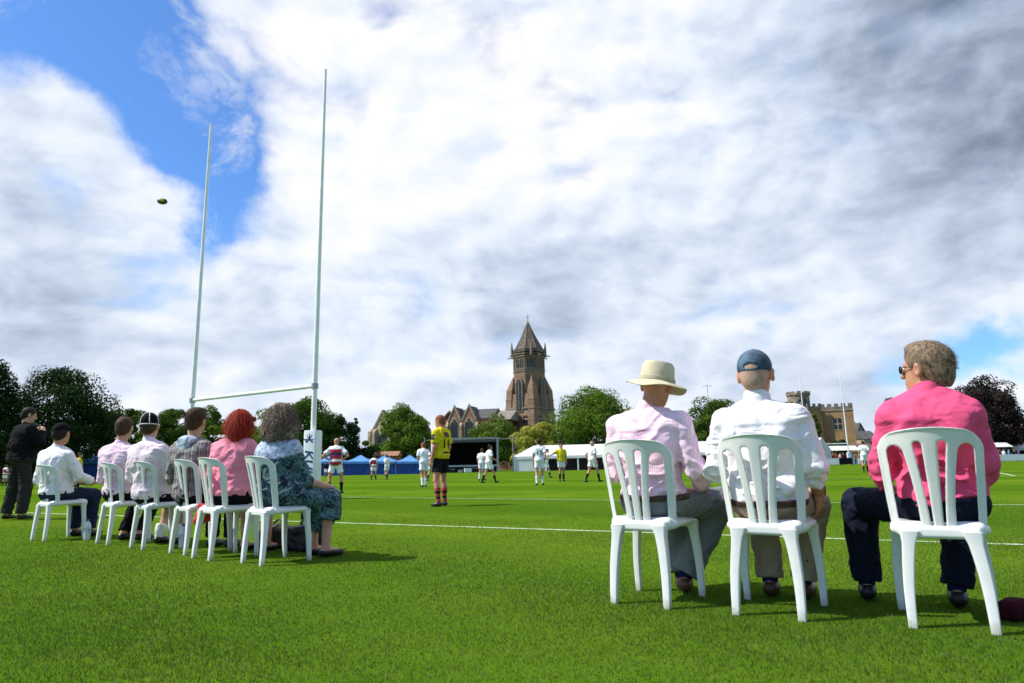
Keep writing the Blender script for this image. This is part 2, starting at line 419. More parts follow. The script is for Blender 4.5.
tree('broadleaf_tree', 'green tree under the crossbar just left of the red haired woman', 215, 403, 18, 98, 'mid', 16, .04, 'egg', 45, 5500, group=GL)
tree('broadleaf_tree', 'tree mostly hidden behind the red haired woman', 238, 412, 15, 92, 'deep', 17, .04, 'round', 30, 3500, group=GL)
tree('broadleaf_tree', 'tree behind the curly haired woman left of the goal post', 276, 402, 24, 106, 'mid', 18, .04, 'round', 50, 5500, group=GL)
tree('broadleaf_tree', 'tall dark tree directly behind the padded goal post', 308, 391, 30, 106, 'deep', 19, .03, 'round', 80, 9500, group=GL)
tree('broadleaf_tree', 'dark tree behind the player in hooped shirt with hands on hips', 338, 409, 19, 110, 'dark', 20, .03, 'round', 50, 5500, group=GL)
tree('conifer_tree', 'thin dark pointed conifer just left of the stone gable', 356, 411, 6, 112, 'dark', 21, .02, 'cone', 40, 2500, group=GL)
tree('broadleaf_tree', 'low distant green tree left of the stone gable', 368, 437, 9, 160, 'deep', 22, .05, 'round', 25, 1500, group=GL)
tree('broadleaf_tree', 'dark tree filling the gap right of the padded goal post', 326, 401, 20, 116, 'deep', 41, .02, 'round', 50, 5500, group=GL)
tree('broadleaf_tree', 'low tree seen between the red haired and the curly haired woman', 254, 414, 15, 114, 'deep', 42, .02, 'round', 40, 4000, group=GL)
GC = 'trees in front of the church'
tree('broadleaf_tree', 'bright green tree between the stone gable and the red brick gables', 406, 402, 25, 122, 'mid', 23, .03, 'egg', 80, 9500, group=GC)
tree('broadleaf_tree', 'loose light green tree below the church roof beside the tower', 494, 415, 27, 140, 'light', 24, .02, 'round', 55, 6000, group=GC)
tree('broadleaf_tree', 'yellow green flowering tree under the church tower', 536, 419, 22, 122, 'lime', 25, .02, 'round', 60, 7000, group=GC)
tree('broadleaf_tree', 'big rounded green tree right of the church tower', 594, 388, 45, 125, 'mid', 26, .02, 'round', 130, 17000, group=GC)
tree('broadleaf_tree', 'dark green tree behind the white marquee right of the cream hat', 708, 396, 27, 130, 'deep', 27, .02, 'round', 80, 9000, group=GC)
tree('broadleaf_tree', 'green tree hidden behind the man in the blue cap', 762, 408, 22, 140, 'mid', 28, .06, 'round', 40, 4500, group=GC)
tree('copper_beech', 'very dark purple copper beech right of the man in hot pink', 980, 375, 29, 112, 'copper', 29, .04, 'round', 110, 13000)
tree('broadleaf_tree', 'small sunlit tree top beside the dark gable left of the hot pink man', 905, 401, 12, 118, 'light', 30, .05, 'round', 25, 2500)
tree('shrub', 'dark shrub at the foot of the castle wall', 839, 437, 10, 118, 'dark', 31, .02, 'round', 25, 2000, cat='shrub')
tree('ivy_tree', 'sunlit yellow green climber against the castle wall', 813, 409, 10, 146, 'ivy', 32, .02, 'cone', 40, 3500, cat='climber')
tree('hedge', 'dark hedge beyond the standing man in black', 40, 446, 70, 78, 'dark', 33, .0, 'box', 90, 9000, cat='hedge')
tree('hedge', 'dark hedge beyond the pink shirted spectators', 190, 446, 80, 104, 'dark', 34, .0, 'box', 90, 9000, cat='hedge')
tree('hedge', 'dark hedge behind the blue gazebos', 318, 447, 55, 112, 'dark', 35, .0, 'box', 80, 8000, cat='hedge')
tree('shrub', 'green bush under the copper beech', 1006, 436, 22, 118, 'deep', 36, .0, 'round', 40, 3500, cat='shrub')

# ------------------------------------------------------------------ church, school, houses
def brick_col(c1, c2, mortar, scale=1.0):
    def fn(t, tc):
        n = t.noise(tc, .45, 5, .6); n2 = t.noise(tc, 6, 4, .7); ax = axes(t, tc)
        c = t.mix(t.ramp(n, .3, .7), c1, c2)
        c = t.mix(t.math('MULTIPLY', t.ramp(n2, .4, .8), .5), c, mortar)
        c = t.mix(t.math('MULTIPLY', band(t, ax[2], .30*scale, .18), .35), c, mortar)
        return c, n2
    return fn
BRICK = custom('church_brick', brick_col((.135, .086, .056), (.28, .172, .110), (.26, .20, .145)), .9, .15)
REDBRICK = custom('red_brick', brick_col((.24, .10, .06), (.36, .165, .10), (.34, .25, .18)), .9, .15)
STONE = mat('pale_stone', (.42, .34, .235), .9, .2, 1.2, .4, 8, spec=.15)
TSTONE = mat('weathered_stone', (.235, .19, .14), .9, .2, 1.2, .4, 8, spec=.15)
SPIRE = mat('spire_tile', (.155, .125, .098), .9, .22, 1.5, .5, 5, spec=.15)
SLATE = mat('slate', (.085, .080, .082), .75, .2, 1.5, .4, 6, spec=.3)
DARKGLASS = mat('dark_glass', (.02, .022, .026), .25, .2, 3)
GLASS = mat('leaded_glass', (.10, .11, .12), .3, .3, 4)
YSTONE = custom('yellow_stone', brick_col((.25, .145, .070), (.36, .22, .10), (.30, .21, .13)), .9, .15)
OCHRE = mat('ochre_render', (.34, .20, .085), .9, .2, 2)
WHITEP = mat('white_paint', (.80, .80, .79), .5, .06, 5)
GREYM = mat('grey_metal', (.35, .36, .37), .45, .1, 5, metal=.6)
BLACKM = mat('black_cloth', (.006, .006, .008), .9, .2, 3, spec=.2)

def arch_poly(w_, h, spring, n=8, x=0, z=0):
    "pointed (lancet) arch outline in x,z"
    hw = w_/2; pts = [(x-hw, z), (x+hw, z), (x+hw, z+spring)]
    for i in range(1, n):
        q = i/n; pts.append((x+hw*(1-q**1.6), z+spring+(h-spring)*math.sin(q*math.pi/2)))
    pts.append((x, z+h))
    for i in range(n-1, 0, -1):
        q = i/n; pts.append((x-hw*(1-q**1.6), z+spring+(h-spring)*math.sin(q*math.pi/2)))
    pts.append((x-hw, z+spring)); return pts

def church_tower():
    Y = 180.; c = at(530.3, 420, Y); k = Y/FPX
    ang = R(-38)
    t = thing('church_tower', 'brown brick church tower with octagonal belfry and pointed spire', 'tower', (c[0], Y, 0), ang)
    zof = lambda py: at(530, py, Y)[2]
    s = 4.72; z1 = zof(417); zb = zof(386); zs = zof(379)
    # lower square stage with slightly battered walls
    mb = MB(); sq = lambda h, z: [(-h, -h, z), (h, -h, z), (h, h, z), (-h, h, z)]
    mb.loft([sq(s, 0), sq(s, z1*.55), sq(s*.985, z1), sq(s*.90, zof(395))])
    mb.build('tower_wall', BRICK, t)
    # octagonal upper stage
    ro = 4.35
    def octa(r, z): return [(r*math.cos(math.pi/8+i*math.pi/4), r*math.sin(math.pi/8+i*math.pi/4), z) for i in range(8)]
    mb = MB(); mb.loft([octa(ro, zof(398)), octa(ro, zof(373)), octa(ro*.99, zof(358))]); mb.build('belfry', BRICK, t)
    mb = MB()
    for py, e, hgt in ((373, .16, .35), (371, .1, .2), (358.5, .22, .35), (356, .32, .3), (353.5, .18, .9)):
        mb.loft([octa(ro+e, zof(py)), octa(ro+e, zof(py)+hgt)])
    mb.build('stone_band', TSTONE, t)
    mb = MB(); mb.loft([octa(ro-.25, zof(353)+.6), octa(2.0, zof(337)), octa(.12, zof(322.5))]); sp = mb.build('spire', SPIRE, t)
    mb = MB()
    for i in range(8):
        a = math.pi/8+i*math.pi/4
        mb.tube([((ro-.22)*math.cos(a), (ro-.22)*math.sin(a), zof(352.5)+.5), (2.02*math.cos(a), 2.02*math.sin(a), zof(337)), (.1*math.cos(a), .1*math.sin(a), zof(322))], .09, 5)
    mb.build('spire_rib', TSTONE, sp)
    mb = MB(); mb.tube([(0, 0, zof(323)), (0, 0, zof(313.5))], [.12, .05], 6); mb.box(-.5, .5, -.06, .06, zof(317), zof(317)+.14); mb.build('cross', TSTONE, sp)
    # belfry louvre windows, two lights to a face
    mb = MB(); mbl = MB()
    for i in range(8):
        a = i*math.pi/4; rr = ro*math.cos(math.pi/8)
        for u in (-.92, -.32, .32, .92):
            m2 = MB(); m2.prism(arch_poly(.44, 2.2, 1.7, 5, u, zof(369)), rr-.06, rr+.035); m2.turn(a-math.pi/2); mb.add(m2.v, m2.f)
        for u in (-1.22, -.62, 0, .62, 1.22):
            m2 = MB(); m2.box(u-.08, u+.08, rr-.05, rr+.12, zof(370.2), zof(360)); m2.turn(a-math.pi/2); mbl.add(m2.v, m2.f)
        m2 = MB(); m2.box(-1.6, 1.6, rr-.03, rr+.14, zof(371), zof(370)); m2.turn(a-math.pi/2); mbl.add(m2.v, m2.f)
    mb.build('louvre', DARKGLASS, t); mbl.build('belfry_shaft', TSTONE, t)
    # arcade under the spire, one run on each side
    for i in range(8):
        a = i*math.pi/4; rr = (ro+.18)*math.cos(math.pi/8); mb = MB()
        mb.box(-1.5, 1.5, rr+.001, rr+.006, zof(353.4)+.08, zof(353.4)+.12)
        for j in range(7):
            u = -1.35+j*.45; mb.box(u-.11, u+.11, rr-.02, rr+.02, zof(353.4)+.121, zof(353.4)+.72)
        mb.turn(a-math.pi/2); mb.build('arcade', DARKGLASS, t)
    # pinnacles and gargoyles at the corners of the octagon
    for i in range(4):
        a = math.pi/4+i*math.pi/2; r = ro+.25
        mb = MB(); z0 = zof(353); x, y = r*math.cos(a), r*math.sin(a)
        mb.loft([[(x+q*.24, y+p*.24, z) for q, p in ((-1, -1), (1, -1), (1, 1), (-1, 1))] for z in (z0-1.2, z0+.8)])
        mb.loft([[(x+q*.27, y+p*.27, z0+.801) for q, p in ((-1, -1), (1, -1), (1, 1), (-1, 1))], [(x+q*.05, y+p*.05, z0+2.9) for q, p in ((-1, -1), (1, -1), (1, 1), (-1, 1))]])
        mb.build('pinnacle', TSTONE, t)
    for i in range(8):
        a = math.pi/8+i*math.pi/4; r = ro+.2; mb = MB()
        mb.tube([(r*math.cos(a), r*math.sin(a), zof(357)), ((r+1.5)*math.cos(a), (r+1.5)*math.sin(a), zof(357.6))], [.22, .12], 6); mb.build('gargoyle', TSTONE, t)
    # broaches: half pyramids from the square corners up to the octagon
    for i in range(4):
        a = math.pi/4+i*math.pi/2; r = s*math.sqrt(2); mb = MB()
        u = Vector((math.cos(a), math.sin(a), 0)); n = Vector((-u.y, u.x, 0))
        b0 = [u*(r-.05)+n*0+Vector((0, 0, 0)), u*(r-1.35)+n*1.35, u*(r-3.2), u*(r-1.35)-n*1.35]
        lo = [tuple(q+Vector((0, 0, 0))) for q in b0]; mi = [tuple(q-u*.35+Vector((0, 0, zof(391)))) for q in b0]
        hi = [tuple(u*(r-2.3)+Vector((0, 0, zof(377)))), tuple(u*(r-2.35)+n*.05+Vector((0, 0, zof(377)))), tuple(u*(r-2.4)+Vector((0, 0, zof(377)))), tuple(u*(r-2.35)-n*.05+Vector((0, 0, zof(377))))]
        # corner buttress below, leaning broach above
        grow = .35
        lo = [tuple(Vector(q)+u*grow) for q in b0]
        md = [tuple(Vector(q)+u*.12+Vector((0, 0, zof(418)))) for q in b0]
        mb.loft([lo, md, mi, hi]); mb.build('corner_buttress', BRICK, t)
        mb = MB(); cap = [tuple(Vector(q)+u*-.06+Vector((0, 0, zof(401)-.05))) for q in b0]; cap2 = [tuple(Vector(q)+u*-.06+Vector((0, 0, zof(401)+.3))) for q in b0]
        mb.loft([cap, cap2]); mb.build('stone_band', TSTONE, t)
    for py in (421, 410):
        mb = MB(); mb.loft([sq(s+.10, zof(py)), sq(s+.06, zof(py)+.4)]); mb.build('stone_band', TSTONE, t)
    # tall lancets with stone surrounds, one on each side
    for i in range(4):
        a = i*math.pi/2
        m2 = MB(); m2.prism(arch_poly(2.3, zof(379)-zof(413), (zof(379)-zof(413))*.80, 8, 0, zof(413)), s*.93, s+.06); m2.turn(a-math.pi/2)
        wf = m2.build('lancet_surround', TSTONE, t)
        m2 = MB(); m2.prism(arch_poly(1.7, zof(381)-zof(412), (zof(381)-zof(412))*.82, 8, 0, zof(412)), s+.02, s+.11); m2.turn(a-math.pi/2)
        m2.build('lancet', DARKGLASS, wf)
        m2 = MB()
        for u in (0,): m2.box(u-.09, u+.09, s+.05, s+.18, zof(412), zof(383))
        m2.turn(a-math.pi/2); m2.build('mullion', TSTONE, wf)
        for u in (-2.3, -1.5, 1.5, 2.3):
            m2 = MB(); m2.prism(arch_poly(.55, 2.0, 1.4, 5, u, zof(424)), s-.05, s+.05); m2.turn(a-math.pi/2); m2.build('small_window', DARKGLASS, t)
    return t
church_tower()

def gable_wall(t, x0, x1, zE, zA, y0, y1, m, name='gable'):
    return MB().prism([(x0, 0), (x1, 0), (x1, zE), ((x0+x1)/2, zA), (x0, zE)], y0, y1).build(name, m, t)
def church_body():
    Y = 170.; c = at(455, 440, Y); ox = c[0]
    t = thing('chapel', 'red brick chapel with two pointed window gables and slate roofs', 'church', (ox, Y, 0), R(-14))
    X = lambda px: at(px, 440, Y)[0]-ox
    Z = lambda py, px=460: at(px, py, Y)[2]
    # main nave wall and its long slate roof
    MB().box(X(437), X(506), .8, 14, 0, Z(419)).build('nave_wall', REDBRICK, t)
    MB().prism([(.6, Z(419)+.003), (14.2, Z(419)+.003), (7.4, Z(407.5))], X(449), X(493), 'x').build('roof', SLATE, t)
    MB().prism([(.4, Z(421)), (14.4, Z(421)), (7.4, Z(410))], X(493)+.02, X(512), 'x').build('roof', mat('weathered_lead', (.24, .21, .18), .8, .2, 2), t)
    # window gables
    for a, b, ap in ((447.5, 461, 406.2), (462.2, 477.5, 405.4)):
        g = gable_wall(t, X(a), X(b), Z(420), Z(ap), 0, .78, REDBRICK)
        xm = (X(a)+X(b))/2; wd = (X(b)-X(a))
        MB().prism([(X(a)-.15, Z(420)-.2), (X(a)+.15, Z(420)-.3), (xm, Z(ap)-.35), (X(b)-.15, Z(420)-.3), (X(b)+.15, Z(420)-.2), (xm, Z(ap)+.28)], -.12, .85).build('coping', STONE, g)
        MB().prism([(X(a), Z(420)), (X(b), Z(420)), (xm, Z(ap)-.1)], .8, 7).build('roof', SLATE, g)
        fr = MB().prism(arch_poly(wd*.68, Z(418-1)-Z(440), (Z(417)-Z(440))*.62, 8, xm, Z(440)), -.06, .1).build('window', STONE, g)
        fr2 = MB()
        for u in (-1, 0, 1): fr2.prism(arch_poly(wd*.16, (Z(423)-Z(440)), (Z(426)-Z(440)), 5, xm+u*wd*.19, Z(440)+.2), -.12, -.065)
        fr2.tube([(xm, -.12, Z(420.5)), (xm, -.066, Z(420.5))], .34, 12); fr2.tube([(xm-.45, -.12, Z(422.6)), (xm-.45, -.066, Z(422.6))], .22, 12); fr2.tube([(xm+.45, -.12, Z(422.6)), (xm+.45, -.066, Z(422.6))], .22, 12)
        fr2.build('pane', DARKGLASS, fr)
        MB().tube([(xm, 0, Z(ap)+.1), (xm, 0, Z(ap)+.55)], [.10, .03], 6).build('finial', STONE, g)
    mb = MB()
    for px in (447, 461.6, 478): mb.box(X(px)-.3, X(px)+.3, -.7, .4, 0, Z(426)); mb.prism([(-.7, Z(426)), (.4, Z(426)), (.4, Z(421))], X(px)-.3, X(px)+.3, 'x')
    mb.build('buttress', STONE, t)
    # transept roof that rakes up on the left
    MB().prism([(X(432), Z(423)), (X(446), Z(423)), (X(446), Z(412)), (X(444.5), Z(410))], 3, 12).build('roof', SLATE, t)
    MB().prism([(X(431.5), Z(423.2)), (X(444.4), Z(409.6)), (X(445), Z(410.4)), (X(432.6), Z(424.2))], 2.6, 12.3).build('coping', STONE, t)
    MB().box(X(432.5), X(447), 2.8, 12, 0, Z(423)-.003).build('transept_wall', REDBRICK, t)
    MB().tube([(X(444.8), 3, Z(411)), (X(444.8), 3, Z(407.5))], [.2, .04], 6).build('finial', STONE, t)
    # ground level
    MB().box(X(480), X(520), -2.5, .6, 0, Z(437)).build('aisle_wall', REDBRICK, t)
    # the pale west gable
    ox2 = at(382, 440, 165.)[0]; u = thing('stone_gable', 'pale stone church gable with tall arched window behind green tree', 'church', (ox2, 165, 0), R(-30))
    X2 = lambda px: at(px, 440, 165.)[0]-ox2
    g = gable_wall(u, X2(370), X2(394), Z(428), Z(411.5), 0, .8, STONE, 'gable')
    MB().prism([(X2(370)-.3, Z(428)-.3), (X2(370)+.3, Z(428)-.5), (0, Z(411.5)-.4), (X2(394)-.3, Z(428)-.5), (X2(394)+.3, Z(428)-.3), (0, Z(411.5)+.4)], -.15, .95).build('coping', mat('dark_stone', (.22, .18, .13), .9), g)
    MB().prism([(X2(370), Z(428)), (X2(394), Z(428)), (0, Z(411.5)-.2)], .96, 16).build('roof', SLATE, u)
    MB().box(X2(370)+.05, X2(394)-.05, .9, 16, 0, Z(428)-.01).build('nave_wall', STONE, u)
    w1 = MB().prism(arch_poly(3.2, Z(423.5)-Z(460), (Z(430)-Z(460)), 8, .3, 0.4), -.06, .1).build('window', mat('dark_stone', (.22, .18, .13)), g)
    MB().prism(arch_poly(2.5, Z(425)-Z(460), (Z(431)-Z(460)), 8, .3, .5), -.1, -.062).build('pane', DARKGLASS, w1)
    mb = MB()
    for px in (368.8, 374.2): mb.box(X2(px)-.42, X2(px)+.42, -1.1, .4, 0, Z(431)); mb.prism([(-1.1, Z(431)), (.4, Z(431)), (.4, Z(427))], X2(px)-.42, X2(px)+.42, 'x')
    mb.build('buttress', STONE, u)
church_body()
w_ = at(376, 455, 112.)
bw = thing('brick_shed', 'low orange brick building behind the blue gazebos', 'shed', (w_[0], 112, 0))
MB().box(-4.5, 3.5, 0, 4, 0, 2.9).build('wall', mat('orange_brick', (.34, .16, .085), .9, .2, 3), bw)
MB().prism([(-.2, 2.904), (4.2, 2.904), (2, 3.7)], -4.7, 3.7, 'x').build('roof', mat('orange_tile', (.32, .17, .10), .85, .2, 3), bw)

def merlons(mb, x0, x1, y0, y1, z, n, h):
    d = (x1-x0)/(2*n-1)
    for i in range(n): mb.box(x0+2*i*d, x0+(2*i+1)*d, y0, y1, z, z+h)
def castle():
    Y = 150.; ox = at(822, 440, Y)[0]
    t = thing('castle_building', 'yellow stone school building with battlements and round turret', 'building', (ox, Y, 0), 0)
    X = lambda px: at(px, 430, Y)[0]-ox
    Z = lambda py, px=820: at(px, py, Y)[2]
    # right hand block, turned a little so that its front catches the sun and its right side is in shade
    Xd = lambda px, d: at(px, 430, Y+d)[0]-ox
    xm = X(841); bw = X(851)-X(821.5); hb = bw/2; TA = R(-24); at0 = (xm, 1.0, 0); dp = 8.0
    MB().box(-hb, hb, 0, dp, 0, Z(411)).turn(TA, at0).build('wall', YSTONE, t)
    MB().box(-hb-.15, hb+.15, -.15, dp+.1, Z(412)+.3, Z(411)+.25).turn(TA, at0).build('string_course', STONE, t)
    mb = MB(); mb.box(-hb, hb, 0, dp, Z(411)+.251, Z(406.5))
    for i in range(5): q0 = -hb+i*(bw-.9)/4; mb.box(q0, q0+.9, .004, .6, Z(406.5)+.001, Z(403.5))
    for i in range(5): q0 = 1.3+i*(dp-2)/4; mb.box(hb-.6, hb-.004, q0, q0+.9, Z(406.5)+.001, Z(403.5))
    mb.turn(TA, at0); mb.build('battlement', mat('grey_stone', (.21, .18, .14), .9, .25, 1.5, .4, 8), t)
    wn = MB().box(-1.15, 1.0, -.06, .1, Z(430.5), Z(418)).turn(TA, at0).build('window', STONE, t)
    mb = MB()
    for i in range(2):
        for j in range(2): mb.box(-.95+i*.95, -.95+i*.95+.75, -.09, -.062, Z(429.6)+j*1.35, Z(429.6)+j*1.35+1.15)
    mb.turn(TA, at0); mb.build('pane', DARKGLASS, wn)
    # ochre projecting bay in front of the main range
    MB().box(Xd(808, 2), Xd(822, 2)-.01, 1.2, 8, 0, Z(407)).build('bay_wall', OCHRE, t)
    mb = MB(); merlons(mb, Xd(808, 2), Xd(822, 2)-.02, 1.1, 1.6, Z(407)+.002, 3, .9); mb.box(Xd(808, 2)+.01, Xd(822, 2)-.03, 1.11, 1.59, Z(407)+.001, Z(407)+.3); mb.build('battlement', mat('grey_stone', (.21, .18, .14)), t); MB().box(Xd(808, 2)-.1, Xd(822, 2)-.02, 1.05, 8.1, Z(408.2), Z(407)).build('parapet', mat('grey_stone', (.21, .18, .14)), t)
    # main range to the left
    MB().box(Xd(752, 3), Xd(808, 2)-.01, 3, 14, 0, Z(408.5)).build('wall', REDBRICK, t)
    mb = MB(); merlons(mb, Xd(752, 3), Xd(808, 2)-.02, 2.9, 3.5, Z(404.6), 11, 1.0); mb.box(Xd(752, 3)-.1, Xd(808, 2)-.02, 2.85, 14.1, Z(408.4), Z(404.6)+.03); mb.build('battlement', mat('grey_stone', (.21, .18, .14)), t)
    for px in (778, 789, 799):
        wn = MB().box(Xd(px, 3)-.8, Xd(px, 3)+.8, 2.94, 3.1, Z(428), Z(415)).build('window', STONE, t)
        MB().box(Xd(px, 3)-.6, Xd(px, 3)-.05, 2.9, 2.938, Z(427.5), Z(415.6)).box(Xd(px, 3)+.05, Xd(px, 3)+.6, 2.9, 2.938, Z(427.5), Z(415.6)).build('pane', DARKGLASS, wn)
    # round turret
    cx = Xd(801.5, 7); r = (Xd(812.5, 7)-Xd(790, 7))/2
    tu = MB().lathe([(r*.93, Z(409)), (r*.93, Z(393)), (r*1.02, Z(392.2)), (r*1.02, Z(391))], 24, (cx, 7, 0)).build('turret', mat('turret_stone', (.27, .22, .16), .9, .25, 1.5, .4, 8), t)
    mb = MB(); mb.lathe([(r*.82, Z(391)+.001), (r*1.0, Z(391)+.001), (r*1.0, Z(391)+.25), (r*.82, Z(391)+.25)], 24, (cx, 7, 0))
    for i in range(10):
        a = 2*math.pi*i/10; m2 = MB(); m2.box(r*.80, r*1.02, -.42, .42, Z(391)+.002, Z(388.5)); m2.turn(a, (cx, 7, 0)); mb.add(m2.v, m2.f)
    mb.build('battlement', mat('turret_stone', (.27, .22, .16)), tu)
    for a in (-1.9, -1.35, -.8): m2 = MB(); m2.box(r*.90, r*.96, -.3, .3, Z(401), Z(397)); m2.turn(a, (cx, 7, 0)); m2.build('slit_window', DARKGLASS, tu)
castle()
def house(label, px0, px1, pyE, pyR, Y, wall, roof, depth=9, ridge='x', group=None, chim=None):
    x0, x1 = at(px0, 440, Y)[0], at(px1, 440, Y)[0]; cx = (x0+x1)/2; hw = (x1-x0)/2; zE = at(px0, pyE, Y)[2]; zR = at((px0+px1)/2, pyR, Y)[2]
    t = thing('house', label, 'house', (cx, Y, 0), 0, group)
    if ridge == 'y':
        MB().prism([(-hw, 0), (hw, 0), (hw, zE), (0, zR), (-hw, zE)], 0, depth).build('wall', wall, t)
        MB().prism([(-hw-.3, zE-.2), (0, zR+.02), (hw+.3, zE-.2), (hw+.3, zE+.1), (0, zR+.35), (-hw-.3, zE+.1)], -.3, depth+.3).build('roof', roof, t)
    else:
        MB().box(-hw, hw, 0, depth, 0, zE).build('wall', wall, t)
        MB().prism([(-.3, zE+.003), (depth+.3, zE+.003), (depth/2, zR)], -hw-.2, hw+.2, 'x').build('roof', roof, t)
    nw = max(1, int(hw*2/2.6))
    for i in range(nw):
        for z in (1.0, 3.8):
            if z+1.3 < zE:
                x = -hw+(i+.5)*2*hw/nw
                wf = MB().box(x-.6, x+.6, -.05, .02, z, z+1.4).build('window', WHITEP, t)
                MB().box(x-.5, x-.04, -.08, -.052, z+.1, z+1.3).box(x+.04, x+.5, -.08, -.052, z+.1, z+1.3).build('pane', DARKGLASS, wf)
    if chim:
        for cxp, cpy in chim:
            x = at(cxp, 440, Y)[0]-cx
            c = MB().box(x-.7, x+.7, depth/2-.5, depth/2+.5, zE, at(cxp, cpy, Y)[2]).build('chimney', REDBRICK, t)
            MB().tube([(x-.3, depth/2, at(cxp, cpy, Y)[2]), (x-.3, depth/2, at(cxp, cpy, Y)[2]+.7)], .2, 8).tube([(x+.3, depth/2, at(cxp, cpy, Y)[2]), (x+.3, depth/2, at(cxp, cpy, Y)[2]+.7)], .2, 8).build('chimney_pot', mat('terracotta', (.32, .12, .06), .8), c)
    return t
TAN = mat('tan_render', (.42, .32, .24), .9, .15, 2); GREYR = mat('grey_render', (.36, .36, .36), .9, .15, 2); TILE = mat('brown_tile', (.14, .085, .065), .85, .2, 2)
house('narrow red brick house just right of the castle building', 853, 859, 428, 423, 175, REDBRICK, SLATE, ridge='y')
house('pale fronted house right of the narrow brick house', 859.3, 864.5, 431, 424, 170, TAN, SLATE, ridge='y')
house('low grey slate roofed house beyond the player in white at right', 864, 880, 439, 430, 165, TAN, SLATE)
house('dark steep gabled house behind the left shoulder of the hot pink man', 885, 909, 425, 399, 130, REDBRICK, mat('black_tile', (.03, .028, .03), .8), depth=2.0, ridge='y')
house('red brick house with tall chimney right of the copper beech', 1002, 1048, 428, 418, 128, REDBRICK, TILE, chim=[(1015, 408), (1030, 408)])
house('low brown roofed house under the hot pink man beside the castle', 846, 880, 452, 443, 128, TAN, TILE)

# ------------------------------------------------------------------ tents, stage, barriers
def canvas(t, tc):
    n = t.noise(tc, .8, 4, .6)
    return t.mix(t.ramp(n, .35, .7), (.80, .81, .82), (.87, .87, .86)), t.noise(tc, 2.2, 3, .5)
def translucent(m, f):
    t = NT(m.node_tree); p = t.n['Principled BSDF']; x = t.new('ShaderNodeBsdfTranslucent'); l = p.inputs['Base Color'].links
    if l: t.l.new(l[0].from_socket, x.inputs[0])
    mx = t.new('ShaderNodeMixShader'); mx.inputs[0].default_value = f; t.l.new(p.outputs[0], mx.inputs[1]); t.l.new(x.outputs[0], mx.inputs[2]); t.l.new(mx.outputs[0], t.n['Material Output'].inputs[0]); return m
CANVAS = translucent(custom('white_canvas', canvas, .7, .3), .4)
BLUEROOF = translucent(mat('sky_blue_canvas', (.20, .50, .92), .6, .12, 1.5, .2, 4), .5); BLUEWALL = mat('dark_blue_canvas', (.022, .080, .36), .7, .2, 1.5, .2, 4)
def gazebo_mesh(t, wx, ze, zp, dy, walls=True):
    h = wx/2
    mb = MB(); mb.loft([[(-h, 0, ze), (h, 0, ze), (h, dy, ze), (-h, dy, ze)], [(-h*.45, dy*.27, ze+(zp-ze)*.42), (h*.45, dy*.27, ze+(zp-ze)*.42), (h*.45, dy*.73, ze+(zp-ze)*.42), (-h*.45, dy*.73, ze+(zp-ze)*.42)],
                        [(-.03, dy/2-.03, zp), (.03, dy/2-.03, zp), (.03, dy/2+.03, zp), (-.03, dy/2+.03, zp)]])
    mb.build('canopy', BLUEROOF, t)
    MB().box(-h-.01, h+.01, -.02, .004, ze-.32, ze-.004).box(-h-.02, -h, -.02, dy, ze-.32, ze-.004).box(h, h+.02, -.02, dy, ze-.32, ze-.004).build('valance', BLUEROOF, t)
    if walls: MB().box(-h+.1, h-.1, dy-.1, dy-.06, 0, ze-.33).box(-h+.05, -h+.09, .1, dy-.2, 0, ze-.33).box(h-.09, h-.05, .1, dy-.2, 0, ze-.33).box(-h+.12, h-.12, .25, .29, 0, ze-.33).build('side_wall', BLUEWALL, t)
    for x in (-h+.04, h-.04):
        for y in (.06, dy-.05): MB().tube([(x, y, 0), (x, y, ze)], .035, 6).build('leg', GREYM, t)
GG = 'blue gazebos in a row across the pitch'
for px, wpx, lab in ((328, 30, 'blue gazebo behind the player with hands on hips'), (358, 28, 'blue gazebo left of the player in red hoops'), (383, 26, 'blue gazebo behind the distant player in white'), (408, 25, 'blue gazebo nearest to the black stage')):
    c = at(px, 460, 96.); t = thing('gazebo', lab, 'gazebo', (c[0], 96, 0), 0, GG)
    gazebo_mesh(t, wpx*96/FPX, at(px, 461.5, 96)[2], at(px, 454.8, 96)[2], 3.2)
c = at(90, 460, 68.); t = thing('gazebo', 'blue gazebo behind the seated man in black cap', 'gazebo', (c[0]+.3, 68, 0)); gazebo_mesh(t, 3.0, 2.25, 2.95, 3)

